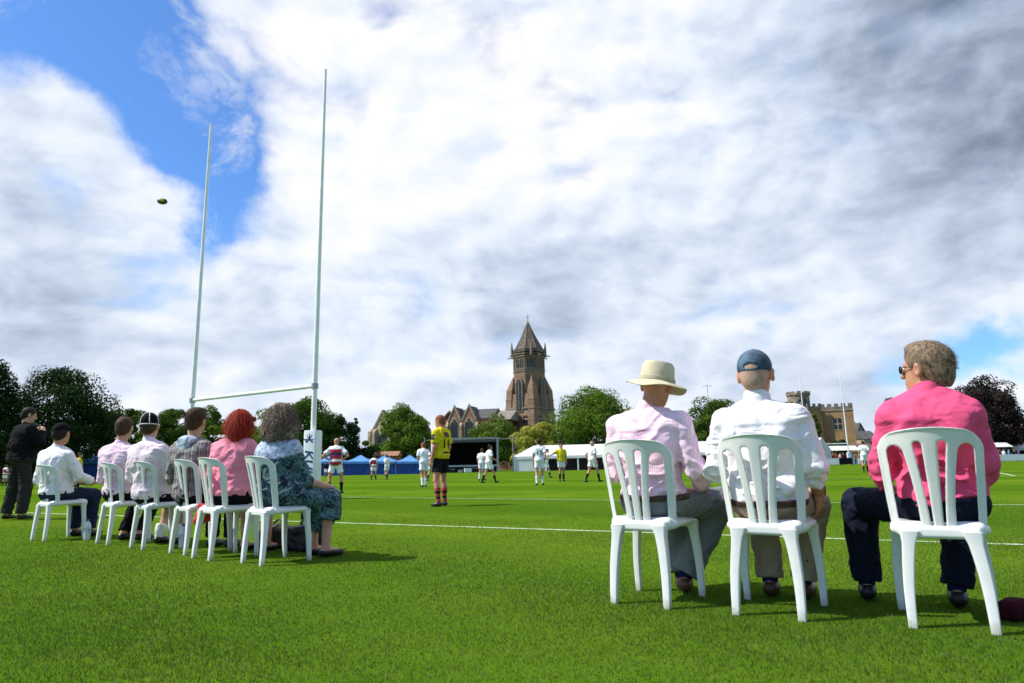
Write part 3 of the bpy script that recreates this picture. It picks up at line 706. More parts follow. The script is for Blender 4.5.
def marquee(label, pxs, Y0, Lx, D, ze, zr, ang, closed=0, bays=5, name='marquee', hip=0):
    c = at(pxs, 460, Y0); t = thing(name, label, 'tent', (c[0], Y0, 0), ang)
    if hip:
        m_ = MB(); m_.add([(0, 0, ze), (Lx, 0, ze), (Lx, D, ze), (0, D, ze), (hip, D/2, zr), (Lx, D/2, zr), (0, 0, ze-.08), (Lx, 0, ze-.08), (Lx, D, ze-.08), (0, D, ze-.08)],
               [(0, 1, 5, 4), (2, 3, 4, 5), (3, 0, 4), (1, 2, 5), (0, 6, 7, 1), (1, 7, 8, 2), (2, 8, 9, 3), (3, 9, 6, 0), (6, 9, 8, 7)]); m_.build('roof', CANVAS, t)
        MB().box(.06, .10, .02, D-.02, 0, ze-.09).build('end_wall', CANVAS, t)
    else:
        MB().prism([(0, ze), (D/2, zr), (D, ze), (D, ze-.08), (D/2, zr-.08), (0, ze-.08)], 0, Lx, 'x').build('roof', CANVAS, t)
        MB().prism([(.02, 0), (D-.02, 0), (D-.02, ze-.09), (D/2, zr-.1), (.02, ze-.09)], .06, .10, 'x').build('gable_wall', CANVAS, t)
    MB().prism([(.02, 0), (D-.02, 0), (D-.02, ze-.09), (D/2, zr-.1), (.02, ze-.09)], Lx-.1, Lx-.06, 'x').build('gable_wall', CANVAS, t)
    MB().box(.12, Lx-.12, D-.06, D-.02, 0, ze-.09).build('back_wall', mat('interior_shade', (.03, .035, .04), .9), t)  # near-black colour on this wall stands in for the shade inside the open tent
    MB().box(.02, Lx-.02, -.03, .01, ze-.45, ze-.082).build('valance', CANVAS, t)
    for i in range(bays+1):
        x = .1+i*(Lx-.2)/bays; MB().box(x-.09, x+.09, .02, .16, 0, ze-.46).build('post', WHITEP, t)
    for i in closed:
        x0, x1 = .2+i*(Lx-.2)/bays, (i+1)*(Lx-.2)/bays; MB().box(x0, x1, .05, .08, 0, ze-.46).build('side_wall', CANVAS, t)
    return t
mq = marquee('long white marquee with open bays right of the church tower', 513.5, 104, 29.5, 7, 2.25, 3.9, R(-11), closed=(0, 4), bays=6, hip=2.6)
for i, wpx in enumerate((.3,)):
    MB().box(3.1, 3.5, -.05, -.02, .5, 1.8).build('window', DARKGLASS, mq)
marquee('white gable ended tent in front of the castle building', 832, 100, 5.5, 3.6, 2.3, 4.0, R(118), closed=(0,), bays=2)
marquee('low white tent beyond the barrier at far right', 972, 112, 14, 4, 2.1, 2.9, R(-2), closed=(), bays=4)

def stage():
    Y = 104.; x0, x1 = at(440, 450, Y)[0], at(496, 450, Y)[0]; cx = (x0+x1)/2; h = (x1-x0)/2; zt = at(470, 440, Y)[2]; zd = at(470, 465, Y)[2]
    t = thing('stage', 'black covered outdoor stage with metal frame below the church', 'stage', (cx, Y, 0))
    MB().box(-h, h, 0, 6, zd-.25, zd).build('deck', mat('deck_grey', (.45, .46, .47), .6, .1, 3), t)
    MB().box(-h+.1, h-.1, .4, 5.9, 0, zd-.26).build('skirt', BLACKM, t)
    MB().box(-h, h, 5.9, 6, zd+.004, zt-.3).box(-h, -h+.1, .3, 5.89, zd+.004, zt-.3).box(h-.1, h, .3, 5.89, zd+.004, zt-.3).build('backdrop', BLACKM, t)
    MB().box(-h-.1, h+.1, -.1, 6.1, zt-.298, zt).build('roof', mat('dark_grey_sheet', (.12, .12, .13), .6), t)
    for x in (-h-.25, h+.25): MB().box(x-.14, x+.14, -.3, -.02, 0, zt+.1).build('post', GREYM, t)
    MB().box(-h-.39, h+.39, -.3, -.1, zt+.101, zt+.35).build('top_beam', GREYM, t)
    for s_, w2 in ((-1, 2.5), (1, 2.6)):
        MB().tube([(s_*(h+w2), 1, 0), (s_*(h+w2), 1, zt+.6)], .07, 8).tube([(s_*(h+.2), 1, zt+.12), (s_*(h+w2), 1, zt+.12)], .05, 8).build('scaffold_pole', GREYM, t)
    rng = random.Random(4)
    for i in range(7):
        x = -h+.9+i*1.15; s_ = rng.uniform(.3, .55)
        e = thing('flight_case', ['white', 'black', 'grey', 'pale grey', 'dark', 'light', 'small dark'][i]+' equipment case on the grass in front of the stage, '+['first', 'second', 'third', 'fourth', 'fifth', 'sixth', 'seventh'][i]+' from the left', 'case', (cx+x, Y-1.2, 0), rng.uniform(-.4, .4), 'equipment in front of the stage')
        mm = [WHITEP, BLACKM, GREYM, WHITEP, BLACKM, GREYM, BLACKM][i]
        MB().box(-s_, s_, -.3, .3, .05, .05+s_*1.1).build('case_body', mm, e); MB().box(-s_-.02, s_+.02, -.32, .32, .05+s_*1.1+.002, .1+s_*1.1).build('lid', GREYM, e)
stage()
def barrier(label, pxa, pxb, py, Y, h, m, group='white pitchside boards'):
    a, b = at(pxa, py, Y), at(pxb, py, Y); L = b[0]-a[0]
    t = thing('barrier', label, 'barrier', ((a[0]+b[0])/2, Y, 0), 0, group)
    n = max(1, int(L/2.4)); 
    for i in range(n):
        x0 = -L/2+i*L/n; MB().box(x0+.02, x0+L/n-.02, 0, .06, .08, h).build('board', m, t)
    for i in range(n+1):
        x0 = -L/2+i*L/n; MB().box(x0-.04, x0+.04, .061, .12, 0, h+.05).build('post', GREYM, t)
barrier('white pitchside board between the blue cap man and the far goal', 812, 839, 460, 97, .95, WHITEP)
barrier('white pitchside board at the far right below the copper beech', 984, 1034, 458, 100, 1.0, WHITEP)
barrier('black pitchside board behind the far goal post', 839.4, 852, 460, 97.3, 1.0, BLACKM, 'black pitchside boards')
barrier('white pitchside board right of the player in white', 858, 880, 458, 99, .9, WHITEP)
barrier('dark pitchside board at far right beside the hot pink sleeve', 968, 983.6, 458, 100, .9, BLACKM, 'black pitchside boards')
for px, lab in ((846, 'white canopied stall behind the far goal post'), (1000, 'white canopied stall behind the far right barrier')):
    c = at(px, 450, 106.); t = thing('stall', lab, 'stall', (c[0], 106, 0), 0, 'white stalls')
    MB().prism([(0, 2.2), (3, 2.2), (1.5, 2.9)], -2.2, 2.2, 'x').build('canopy', CANVAS, t)
    MB().box(-2.1, 2.1, .6, 1.2, 0, 1.0).build('counter', WHITEP, t)
    for x in (-2.1, 2.1):
        for y in (.1, 2.9): MB().tube([(x, y, 0), (x, y, 2.2)], .04, 6).build('post', GREYM, t)
c = at(708, 396, 132.)
t = thing('antenna_mast', 'thin television antenna above the dark tree right of the cream hat', 'antenna', (c[0], 132, 0))
MB().tube([(0, 0, 0), (0, 0, at(708, 384.5, 132)[2])], .05, 6).build('pole', GREYM, t)
mb = MB(); zt = at(708, 386, 132)[2]
mb.tube([(-.9, 0, zt), (.9, 0, zt)], .035, 5)
for x in (-.7, -.35, 0, .35, .7): mb.tube([(x, -.1, zt-.35), (x, .1, zt+.35)], .025, 5)
mb.build('aerial', GREYM, t)

# ------------------------------------------------------------------ goals
POST = mat('post_white', (.81, .81, .79), .35, .04, 3)
PAD = mat('pad_white', (.74, .77, .78), .5, .05, 2, .15, 14)
NAVY = mat('navy_print', (.012, .045, .16), .6, .1)
def text_mesh(s, size, ext=.0015, shear=0., name='text'):
    cu = bpy.data.curves.new('t', 'FONT'); cu.body = s; cu.size = size; cu.extrude = ext; cu.align_x = 'CENTER'; cu.align_y = 'CENTER'; cu.shear = shear; cu.offset = size*.018
    o = bpy.data.objects.new('t', cu); link(o); bpy.context.view_layer.update()
    me = bpy.data.meshes.new_from_object(o.evaluated_get(bpy.context.evaluated_depsgraph_get())); bpy.data.objects.remove(o)
    v = np.array([q.co[:] for q in me.vertices]); f = [tuple(p.vertices) for p in me.polygons]
    bpy.data.meshes.remove(me); return v, f
B1 = np.array([-5.37, 18.02, 0]); B2 = np.array([-10.10, 21.0, 0])
t = thing('rugby_goal', 'tall white rugby goal posts with padded base behind the seated spectators', 'goal', B1)
D12 = B2-B1
for q, bz in ((np.zeros(3), 12.45), (D12, 12.45)):
    p = MB().tube([tuple(q+[0, 0, -.2]), tuple(q+[0, 0, 3.3]), tuple(q+[0, 0, bz])], [.075, .07, .038], 16).build('post', POST, t, True)
u = D12/np.linalg.norm(D12)
MB().tube([tuple(u*.06+[0, 0, 3.0]), tuple(D12-u*.06+[0, 0, 3.0])], .055, 14).build('crossbar', POST, t, True)
for q in (np.zeros(3), D12):
    MB().tube([tuple(q+[0, 0, 2.93]), tuple(q+[0, 0, 3.07])], .095, 14).build('clamp', GREYM, t, True)
    # square pad with rounded corners wrapped round the post, facing the spectators
    fx = np.array([.4, -.92]); fx = np.array([-.20, -.98]); ang = math.atan2(fx[1], fx[0])+math.pi/2
    hw = .185; rr = .05; ring = []
    for cxs, cys, a0 in ((1, 1, 0), (-1, 1, 90), (-1, -1, 180), (1, -1, 270)):
        for k in range(5): a = R(a0+k*22.5); ring.append((cxs*(hw-rr)+rr*math.cos(a), cys*(hw-rr)+rr*math.sin(a)))
    mb = MB(); mb.loft([[(x*s_, y*s_, z) for x, y in ring] for s_, z in ((.97, .03), (1, .06), (1, 1.76), (.95, 1.8))]); mb.turn(ang, q)
    pad = mb.build('pad', PAD, t, True)
    v, f = text_mesh('KUKRI', .33, .001, .15); v[:, 0] *= 1.12
    v3 = np.stack([v[:, 1]-.02, np.full(len(v), -hw-.004)-v[:, 2], .76-v[:, 0]], 1)
    # four strokes crossing = the star shaped emblem over the word
    mbw = MB(); mbw.add(v3, f); mbt = MB()
    for a, l0, l1, w0 in ((0, -.15, .15, .018), (35, -.12, .02, .026), (90, -.02, .16, .018), (145, -.12, .02, .026), (60, .02, .15, .016), (120, .02, .15, .016)):
        ca, sa = math.cos(R(a)), math.sin(R(a)); p0 = np.array([ca*l0, sa*l0]); p1 = np.array([ca*l1, sa*l1]); nn = np.array([-sa, ca])*w0
        pts = [p0-nn, p1-nn*.3, p1+nn*.3, p0+nn]
        mbt.add([(x-.01, -hw-.004, 1.555+z) for x, z in pts]+[(x-.01, -hw-.001, 1.555+z) for x, z in pts], [(0, 1, 2, 3), (7, 6, 5, 4), (0, 4, 5, 1), (1, 5, 6, 2), (2, 6, 7, 3), (3, 7, 4, 0)])
    mbt.turn(ang, q); mbt.build('emblem', NAVY, pad); mbw.turn(ang, q); mbw.build('lettering', NAVY, pad)
# the goal at the other end
fa, fb = at(849.3, 460, 101.), at(808, 460, 101.)
t = thing('rugby_goal', 'distant white rugby goal in front of the castle building', 'goal', (fa[0], 101, 0))
dx = fb[0]-fa[0]
for x in (0, dx):
    p = MB().tube([(x, 0, 0), (x, 0, 3), (x, 0, 13.2)], [.10, .09, .05], 10).build('post', POST, t, True)
MB().tube([(0, 0, 3.1), (dx, 0, 3.1)], .07, 10).build('crossbar', POST, t, True)
MB().box(-.22, .22, -.22, .22, .02, 1.8).build('pad', PAD, t); MB().box(dx-.22, dx+.22, -.22, .22, .02, 1.8).build('pad', PAD, t)

# ball in flight
c = at(162.3, 201.3, 19.)
mb = MB(); prof = [(.0015, -.145)]+[(.095*math.sqrt(max(0, 1-(q/.145)**2))**.92, q) for q in np.linspace(-.138, .138, 15)]+[(.0015, .145)]
mb.lathe(prof, 24)
mb.v = [(z, y, -x) for x, y, z in mb.v]
def ballc(t_, tc):
    ax = axes(t_, tc); a = t_.math('ABSOLUTE', ax[0]); s = t_.math('ABSOLUTE', ax[2])
    c_ = t_.mix(t_.math('LESS_THAN', a, .075), (.03, .035, .03), (.36, .36, .05)); return t_.mix(t_.math('LESS_THAN', ax[2], -.012), c_, (.06, .07, .02))
o = mb.build('rugby_ball', custom('ball_skin', ballc, .5), None, True); o.location = c; o.rotation_euler = (R(15), R(3), R(10))
tag(o, 'yellow and dark rugby ball flying left of the goal posts', 'ball')

#PEOPLE
# ------------------------------------------------------------------ signed distance modelling (for bodies, clothes, moulded chairs)
_rng = np.random.default_rng(77)
_G = _rng.random((32, 32, 32)).astype(np.float32)
def vnoise(p):
    i = np.floor(p).astype(int); f = (p-i).astype(np.float32); f = f*f*(3-2*f); i %= 32; j = (i+1) % 32
    g = lambda a, b, c: _G[a, b, c]
    x0, y0, z0 = i[..., 0], i[..., 1], i[..., 2]; x1, y1, z1 = j[..., 0], j[..., 1], j[..., 2]; fx, fy, fz = f[..., 0], f[..., 1], f[..., 2]
    a = g(x0, y0, z0)*(1-fx)+g(x1, y0, z0)*fx; b = g(x0, y1, z0)*(1-fx)+g(x1, y1, z0)*fx
    c = g(x0, y0, z1)*(1-fx)+g(x1, y0, z1)*fx; d = g(x0, y1, z1)*(1-fx)+g(x1, y1, z1)*fx
    return ((a*(1-fy)+b*fy)*(1-fz)+(c*(1-fy)+d*fy)*fz)-.5
def V(*a): return np.array(a if len(a) > 1 else a[0], float)
def unit(v): return v/np.linalg.norm(v)
class SDF:
    def __init__(s): s.ops = []; s.clips = []; s.noise = None
    def cone(s, a, b, ra, rb, k=.02, clip=False, sub=False, r0=None):
        s.ops.append(('c', V(a), V(b), ra, rb, k, clip, sub)); return s
    def ell(s, c, r, k=.02, rot=None, sub=False):
        s.ops.append(('e', V(c), V(r), rot if rot is not None else np.eye(3), None, k, False, sub)); return s
    def box(s, c, h, rad, k=.0, rot=None, sub=False):
        s.ops.append(('b', V(c), V(h), rot if rot is not None else np.eye(3), rad, k, False, sub)); return s
    def clip(s, p, n): s.clips.append((V(p), unit(V(n)))); return s
    def bounds(s):
        lo = V(1e9, 1e9, 1e9); hi = -lo
        for o in s.ops:
            if o[7]: continue
            if o[0] == 'c': m = max(o[3], o[4]); l = np.minimum(o[1], o[2])-m; h = np.maximum(o[1], o[2])+m
            else:
                q = np.abs(o[3])@(o[2]+(o[4] or 0)) if o[0] == 'b' else np.abs(o[3])@o[2]; l = o[1]-q; h = o[1]+q
            lo = np.minimum(lo, l); hi = np.maximum(hi, h)
        return lo, hi
    def build(s, h, noise=None, smooth=1):
        pad = .03+3*h; lo, hi = s.bounds(); lo = lo-pad; hi = hi+pad
        n = np.ceil((hi-lo)/h).astype(int)+1
        F = np.full(n, .4, np.float32); ax = [lo[i]+h*np.arange(n[i]) for i in range(3)]
        for o in s.ops:
            t, k = o[0], o[5]; m = k+4*h+.015
            if t == 'c': r = max(o[3], o[4]); l = np.minimum(o[1], o[2])-r-m; u = np.maximum(o[1], o[2])+r+m
            else: q = np.abs(o[3])@(o[2]+(o[4] or 0 if t == 'b' else 0)); l = o[1]-q-m; u = o[1]+q+m
            i0 = np.maximum(0, np.floor((l-lo)/h).astype(int)); i1 = np.minimum(n, np.ceil((u-lo)/h).astype(int)+1)
            if (i1 <= i0).any(): continue
            X, Y_, Z = np.meshgrid(*[ax[i][i0[i]:i1[i]] for i in range(3)], indexing='ij'); p = np.stack([X, Y_, Z], -1)
            if t == 'c':
                a, b = o[1], o[2]; ba = b-a; L2 = max(1e-9, ba@ba); pa = p-a; tt = np.clip(pa@ba/L2, 0, 1)
                d = np.linalg.norm(pa-tt[..., None]*ba, axis=-1)-(o[3]+(o[4]-o[3])*tt)
                if o[6]: d = np.maximum(d, (p-b)@unit(ba))
            elif t == 'e':
                q = (p-o[1])@o[3]; k0 = np.linalg.norm(q/o[2], axis=-1); k1 = np.linalg.norm(q/(o[2]**2), axis=-1); d = k0*(k0-1)/np.maximum(k1, 1e-6)
            else:
                q = np.abs((p-o[1])@o[3])-o[2]; d = np.linalg.norm(np.maximum(q, 0), axis=-1)+np.minimum(q.max(-1), 0)-o[4]
            S_ = F[i0[0]:i1[0], i0[1]:i1[1], i0[2]:i1[2]]
            if o[7]:
                e = -d; hh = np.clip(.5-.5*(e-S_)/max(k, 1e-6)*-1, 0, 1) if k > 0 else None
                S_[...] = np.maximum(S_, e) if k <= 0 else (S_*(1-hh)+e*hh+k*hh*(1-hh))
            elif k > 0:
                hh = np.clip(.5+.5*(S_-d)/k, 0, 1); S_[...] = S_*(1-hh)+d*hh-k*hh*(1-hh)
            else: S_[...] = np.minimum(S_, d)
        X, Y_, Z = np.meshgrid(*ax, indexing='ij')
        if noise is not None or s.clips:
            near = np.abs(F) < .09
            P_ = np.stack([X[near], Y_[near], Z[near]], -1); d = F[near]
            if noise is not None: d = d+noise(P_)
            F[near] = d
            if s.clips:
                P_ = np.stack([X, Y_, Z], -1)
                for p0, nn in s.clips: F = np.maximum(F, ((P_-p0)@nn).astype(np.float32))
        return surfnet(F, lo, h, smooth)
def surfnet(F, lo, h, smooth=1):
    S_ = F < 0; n = np.array(F.shape)-1
    cs = [(i, j, k) for i in (0, 1) for j in (0, 1) for k in (0, 1)]
    sl = lambda A, c: A[c[0]:c[0]+n[0], c[1]:c[1]+n[1], c[2]:c[2]+n[2]]
    cnt = sum(sl(S_, c).astype(np.int8) for c in cs); act = (cnt > 0) & (cnt < 8)
    I = np.argwhere(act); ids = np.full(n, -1, np.int64); ids[act] = np.arange(len(I))
    acc = np.zeros((len(I), 3)); num = np.zeros(len(I))
    for a in cs:
        for ax in range(3):
            if a[ax]: continue
            b = list(a); b[ax] = 1
            fa = F[I[:, 0]+a[0], I[:, 1]+a[1], I[:, 2]+a[2]]; fb = F[I[:, 0]+b[0], I[:, 1]+b[1], I[:, 2]+b[2]]
            m = (fa < 0) != (fb < 0); t = np.where(m, fa/np.where(m, fa-fb, 1), 0)
            p = np.array(a, float)[None]+np.zeros((len(I), 3)); p[:, ax] += t
            acc += np.where(m[:, None], p, 0); num += m
    v = lo+h*(I+acc/num[:, None]); Q = []
    for ax in range(3):
        o1, o2 = [(1, 2), (2, 0), (0, 1)][ax]
        A = S_.take(range(0, n[ax]), ax); B = S_.take(range(1, n[ax]+1), ax); E_ = np.argwhere(A != B)
        ok = (E_[:, o1] > 0) & (E_[:, o2] > 0) & (E_[:, o1] < n[o1]) & (E_[:, o2] < n[o2]); E_ = E_[ok]
        def cell(d1, d2):
            c = E_.copy(); c[:, o1] -= d1; c[:, o2] -= d2; return ids[c[:, 0], c[:, 1], c[:, 2]]
        q = np.stack([cell(1, 1), cell(0, 1), cell(0, 0), cell(1, 0)], 1); ins = A[E_[:, 0], E_[:, 1], E_[:, 2]]
        q[~ins] = q[~ins][:, ::-1]; Q.append(q)
    q = np.concatenate(Q); q = q[(q >= 0).all(1)]
    for _ in range(smooth):
        e = np.concatenate([q[:, [0, 1]], q[:, [1, 2]], q[:, [2, 3]], q[:, [3, 0]]]); e = np.concatenate([e, e[:, ::-1]])
        deg = np.bincount(e[:, 0], minlength=len(v)); s_ = np.stack([np.bincount(e[:, 0], v[e[:, 1], i], len(v)) for i in range(3)], 1)
        v = v*.5+.5*s_/np.maximum(deg, 1)[:, None]
    return v, q
def sobj(name, vq, m, parent=None):
    return obj(name, mesh_from(name, vq[0], np.asarray(vq[1]), m, True), parent)
def join(parts):
    vs, qs, n = [], [], 0
    for v, q in parts: vs.append(v); qs.append(q+n); n += len(v)
    return np.concatenate(vs), np.concatenate(qs)
def folds(amp, f=(11, 11, 22), seed=0., fine=.35, waist=None, yoke=None, bias=1.25):
    f = np.array(f, float)
    def fn(p):
        w = vnoise(p*6+seed)[:, None]*.22
        a = np.abs(vnoise((p+w)*f+seed*3.1)); b = np.abs(vnoise((p+w*.6)*f*1.9+seed*1.7)); k = 1.
        if waist is not None: k = 1+1.3*np.exp(-((p[:, 2]-waist)/.09)**2)
        d = amp*k*(1.5*np.minimum(a, .22)/.22-bias)+amp*k*fine*(1.5*np.minimum(b, .2)/.2-bias)
        if yoke is not None: d = d-.0014*np.tanh((p[:, 2]-yoke-.05*p[:, 0]**2)/.003)
        return d
    return fn

# ------------------------------------------------------------------ people
def rotz3(a): c, s = math.cos(a), math.sin(a); return np.array([[c, -s, 0], [s, c, 0], [0, 0, 1.]])
def rotx3(a): c, s = math.cos(a), math.sin(a); return np.array([[1, 0, 0], [0, c, -s], [0, s, c.real]])
def roty3(a): c, s = math.cos(a), math.sin(a); return np.array([[c, 0, s], [0, 1, 0], [-s, 0, c]])
HANDS = {}
def hand_mesh(curl, h):
    "right hand: wrist at origin, fingers along +y, palm facing -z, thumb on -x"
    key = (curl, h)
    if key in HANDS: return HANDS[key]
    s = SDF(); s.cone((0, -.02, 0), (0, .012, 0), .024, .027, .01)
    s.cone((-.020, .015, 0), (-.026, .082, 0), .017, .0145, .012).cone((0, .012, .002), (0, .09, .002), .017, .0145, .012).cone((.018, .014, 0), (.027, .076, -.002), .016, .013, .012)
    for x0, y0, L, r in ((-.029, .086, .072, .0098), (-.0095, .091, .081, .0102), (.0105, .088, .075, .0098), (.029, .078, .058, .0088)):
        p = V(x0, y0, 0); a = .15*curl; x = x0*.12
        for i, fr in enumerate((.45, .31, .24)):
            a += curl*(.55 if i else .25); q = p+L*fr*V(x, math.cos(a), -math.sin(a)); s.cone(p, q, r*(1-.08*i), r*(.94-.1*i), .004); p = q
    p = V(-.022, .018, -.006)
    for d, L, r in ((V(-.72, .62, -.22), .040, .0135), (V(-.42, .85, -.30-.2*curl), .034, .0115), (V(-.2, .9, -.35-.3*curl), .027, .0098)):
        q = p+unit(d)*L; s.cone(p, q, r, r*.88, .006); p = q
    HANDS[key] = s.build(h, None, 1); return HANDS[key]
def place_hand(wr, d, n, right, curl, h, sc_=1.):
    v, q = hand_mesh(curl, h); v = v.copy()*sc_
    if not right: v[:, 0] *= -1; q = q[:, ::-1]
    y = unit(V(d)); z = -unit(V(n)-y*(V(n)@y)); x = np.cross(y, z)
    return v@np.stack([x, y, z])+V(wr), q
def torso_frame(J):
    up = unit(J['neck']-J['pel']); x = J['shR']-J['shL']; x = unit(x-up*(x@up)); return np.stack([x, np.cross(up, x), up], 1), np.linalg.norm(J['neck']-J['pel'])
def add_torso(s, J, g=1., inf=0., belly=1., bust=0., hips=1.):
    Rm, L = torso_frame(J); P_ = J['pel']; up = Rm[:, 2]; fw = Rm[:, 1]; k = J['s']
    s.ell(P_+up*.01, V(.172*hips*g, .125*g*hips, .125)*k+inf, .04, Rm)
    s.ell(P_+up*L*.34+fw*.012*belly, V(.155*g, .112*g*belly, .155)*k+inf, .06, Rm)
    s.ell(P_+up*L*.66+fw*.004, V(.166*g, .112*g, .185)*k+inf, .06, Rm)
    if bust:
        for sx in (-1, 1): s.ell(P_+up*L*.60+fw*.085+Rm[:, 0]*sx*.075, V(.07, .06, .07)*bust+inf, .04, Rm)
    for a in ('shL', 'shR'):
        s.cone(J['neck']-up*.040*k, J[a]+(J['neck']-J[a])*.10, .052*k+inf, .050*k+inf, .045)
        s.ell(P_+up*L*.80+(J[a]-J['neck'])*.52-fw*.022+V(0, 0, -.02), V(.085*g, .078, .10)*k+inf, .05, Rm)
def add_arm(s, J, side, inf=0., upto=2., fat=1., k=.022, clip=True, wide=0.):
    a, b, c = J['sh'+side], J['el'+side], J['wr'+side]; q = J['s']*fat
    r = (.056*q+inf, .043*q+inf+wide*.5, .041*q+inf+wide*.4, .028*q+inf+wide)
    if upto <= 1: s.cone(a, a+(b-a)*upto, r[0], r[0]+(r[1]+wide-r[0])*upto, k, clip)
    else:
        s.cone(a, b, r[0], r[1], k)
        u = upto-1; s.cone(b, b+(c-b)*u, r[2], r[2]+(r[3]-r[2])*u, k, clip)
def add_leg(s, J, side, inf=0., upto=2., fat=1., k=.02, clip=True, wide=0., frm=0.):
    a, b, c = J['hip'+side], J['kn'+side], J['an'+side]; q = J['s']*fat
    r = (.088*q+inf, .058*q+inf+wide*.6, .054*q+inf+wide, .037*q+inf+wide)
    if frm < 1:
        if upto <= 1: s.cone(a, a+(b-a)*upto, r[0], r[0]+(r[1]+wide-r[0])*upto, k, clip); return
        s.cone(a, b, r[0], r[1], k)
    u = upto-1; f = max(0, frm-1); p0 = b+(c-b)*f
    s.cone(p0, b+(c-b)*u, r[2]+(r[3]-r[2])*f, r[2]+(r[3]-r[2])*u, k, clip)
    if not wide:
        bk = unit(np.cross(np.cross(c-b, V(0, 1, 0)), c-b)) if abs(unit(c-b)[1]) < .95 else V(0, 0, -1)
        if u > .4: s.ell(b+(c-b)*max(.3, f+.05)-bk*.018, V(.05*q+inf, .05*q+inf, .11*q), .03, np.stack([V(1, 0, 0), unit(np.cross(c-b, V(1, 0, 0))), unit(c-b)], 1) if abs(unit(c-b)[0]) < .9 else None)
def head_frame(J):
    return rotz3(J['yaw'])@roty3(J.get('tilt', 0))@rotx3(J['pitch'])
def add_head(s, J, face=True):
    H = head_frame(J); c = J['head']; k = J['s']*1.03; T = lambda x, y, z: c+H@(V(x, y, z)*k)
    s.ell(T(0, -.014, .028), V(.077, .098, .089)*k, .02, H)
    s.ell(T(0, .022, -.040), V(.060, .068, .082)*k, .03, H)
    s.ell(T(0, .060, -.090), V(.030, .024, .022)*k, .03, H)
    if face:
        s.cone(T(-.036, .072, .026), T(.036, .072, .026), .012*k, .012*k, .02)
        for x in (-.031, .031): s.ell(T(x, .095, .008), V(.016, .014, .011)*k, .012, H, True)
        s.cone(T(0, .084, .014), T(0, .106, -.024), .008*k, .0135*k, .010)
        s.cone(T(-.012, .088, -.026), T(.012, .088, -.026), .009*k, .009*k, .008)
        s.cone(T(-.020, .080, -.054), T(.020, .080, -.054), .0085*k, .0085*k, .008); s.cone(T(-.016, .079, -.066), T(.016, .079, -.066), .009*k, .009*k, .008)
    for x in (-1, 1):
        s.ell(T(x*.083, -.006, -.004), V(.014, .022, .036)*k, .008, H@rotz3(-x*.35)); s.ell(T(x*.094, .002, -.006), V(.006, .011, .019)*k, .006, H, True)
    up = unit(c-J['neck']); s.cone(J['neck']-up*.03*k, T(0, -.018, -.050), .060*k, .053*k, .03)
def skin(name, col): return mat(name, col, .5, .10, 14, .08, 180, sss=.08, spec=.35, col2=tuple(q*f for q, f in zip(col, (.93, .80, .78))))
SKIN = dict(fair=skin('fair_skin', (.52, .29, .20)), ruddy=skin('ruddy_skin', (.50, .235, .155)), tan=skin('tanned_skin', (.44, .235, .145)), brown=skin('brown_skin', (.20, .105, .065)))
EYE = custom('eye', lambda t, tc: t.mix(t.math('GREATER_THAN', axes(t, tc)[1], 10.), (.7, .68, .65), (.1, .07, .05)), .2, .5)
def hairm(name, a, b, f=55, lo=.22, hi=.82):
    def fn(t, tc):
        v = t.vmath('MULTIPLY', tc, (1.6, 1.6, .45)); n = t.noise(v, f, 4, .65, .4); return t.mix(t.ramp(n, lo, hi), a, b), t.math('MULTIPLY', n, .4)
    return custom(name, fn, .6, .14)
HAIR = dict(brown=hairm('brown_hair', (.022, .012, .007), (.10, .055, .028)), dark=hairm('dark_hair', (.008, .006, .005), (.035, .024, .017)), grey=hairm('grey_brown_hair', (.026, .017, .011), (.32, .235, .15)),
            red=hairm('red_hair', (.15, .009, .004), (.50, .038, .012)), curly=hairm('curly_grey_hair', (.028, .020, .014), (.32, .24, .17), 48, .34, .70), ginger=hairm('ginger_hair', (.12, .04, .015), (.30, .11, .04)),
            white=hairm('grey_stubble', (.36, .22, .16), (.47, .33, .26)), fairh=hairm('fair_hair', (.16, .10, .05), (.36, .25, .13)))
def strands(J, rng, n, L, wid, centre, rad, droop=.5, flow=(0, 0, -1), zmin=-1., curl=0., front=.55):
    "thin tapered locks lying over the hair mass"
    H = head_frame(J); c = J['head']; k = J['s']*1.03; d = rng.normal(size=(n*3, 3)); d /= np.linalg.norm(d, axis=1)[:, None]
    d = d[(d[:, 2] > zmin) & ~((d[:, 1] > front) & (d[:, 2] < .45))][:n]; n = len(d); p = V(centre)+d*V(rad)
    seg = 4; fl = V(flow)[None]*droop+rng.normal(0, .28, (n, 3)); side = np.cross(d, rng.normal(size=(n, 3))); side /= np.linalg.norm(side, axis=1)[:, None]
    l = (L*rng.uniform(.6, 1.3, n))[:, None]; pts = []
    for i in range(seg):
        t = i/(seg-1); q = p+l*(t*(1-.55*t)*d*.55+t*t*.5*fl+t*.55*(fl-d*(fl*d).sum(1)[:, None])*.9)
        if curl: q = q+curl*np.sin(t*7+rng.uniform(0, 6, (n, 1)))*side
        w_ = wid*(1-.85*t); pts += [q-side*w_, q+side*w_]
    v = np.stack(pts, 1).reshape(-1, 3); b = np.arange(n)[:, None]*2*seg; q = np.concatenate([np.concatenate([b+2*i, b+2*i+1, b+2*i+3, b+2*i+2], 1) for i in range(seg-1)])
    return c+(v*k)@H.T, q
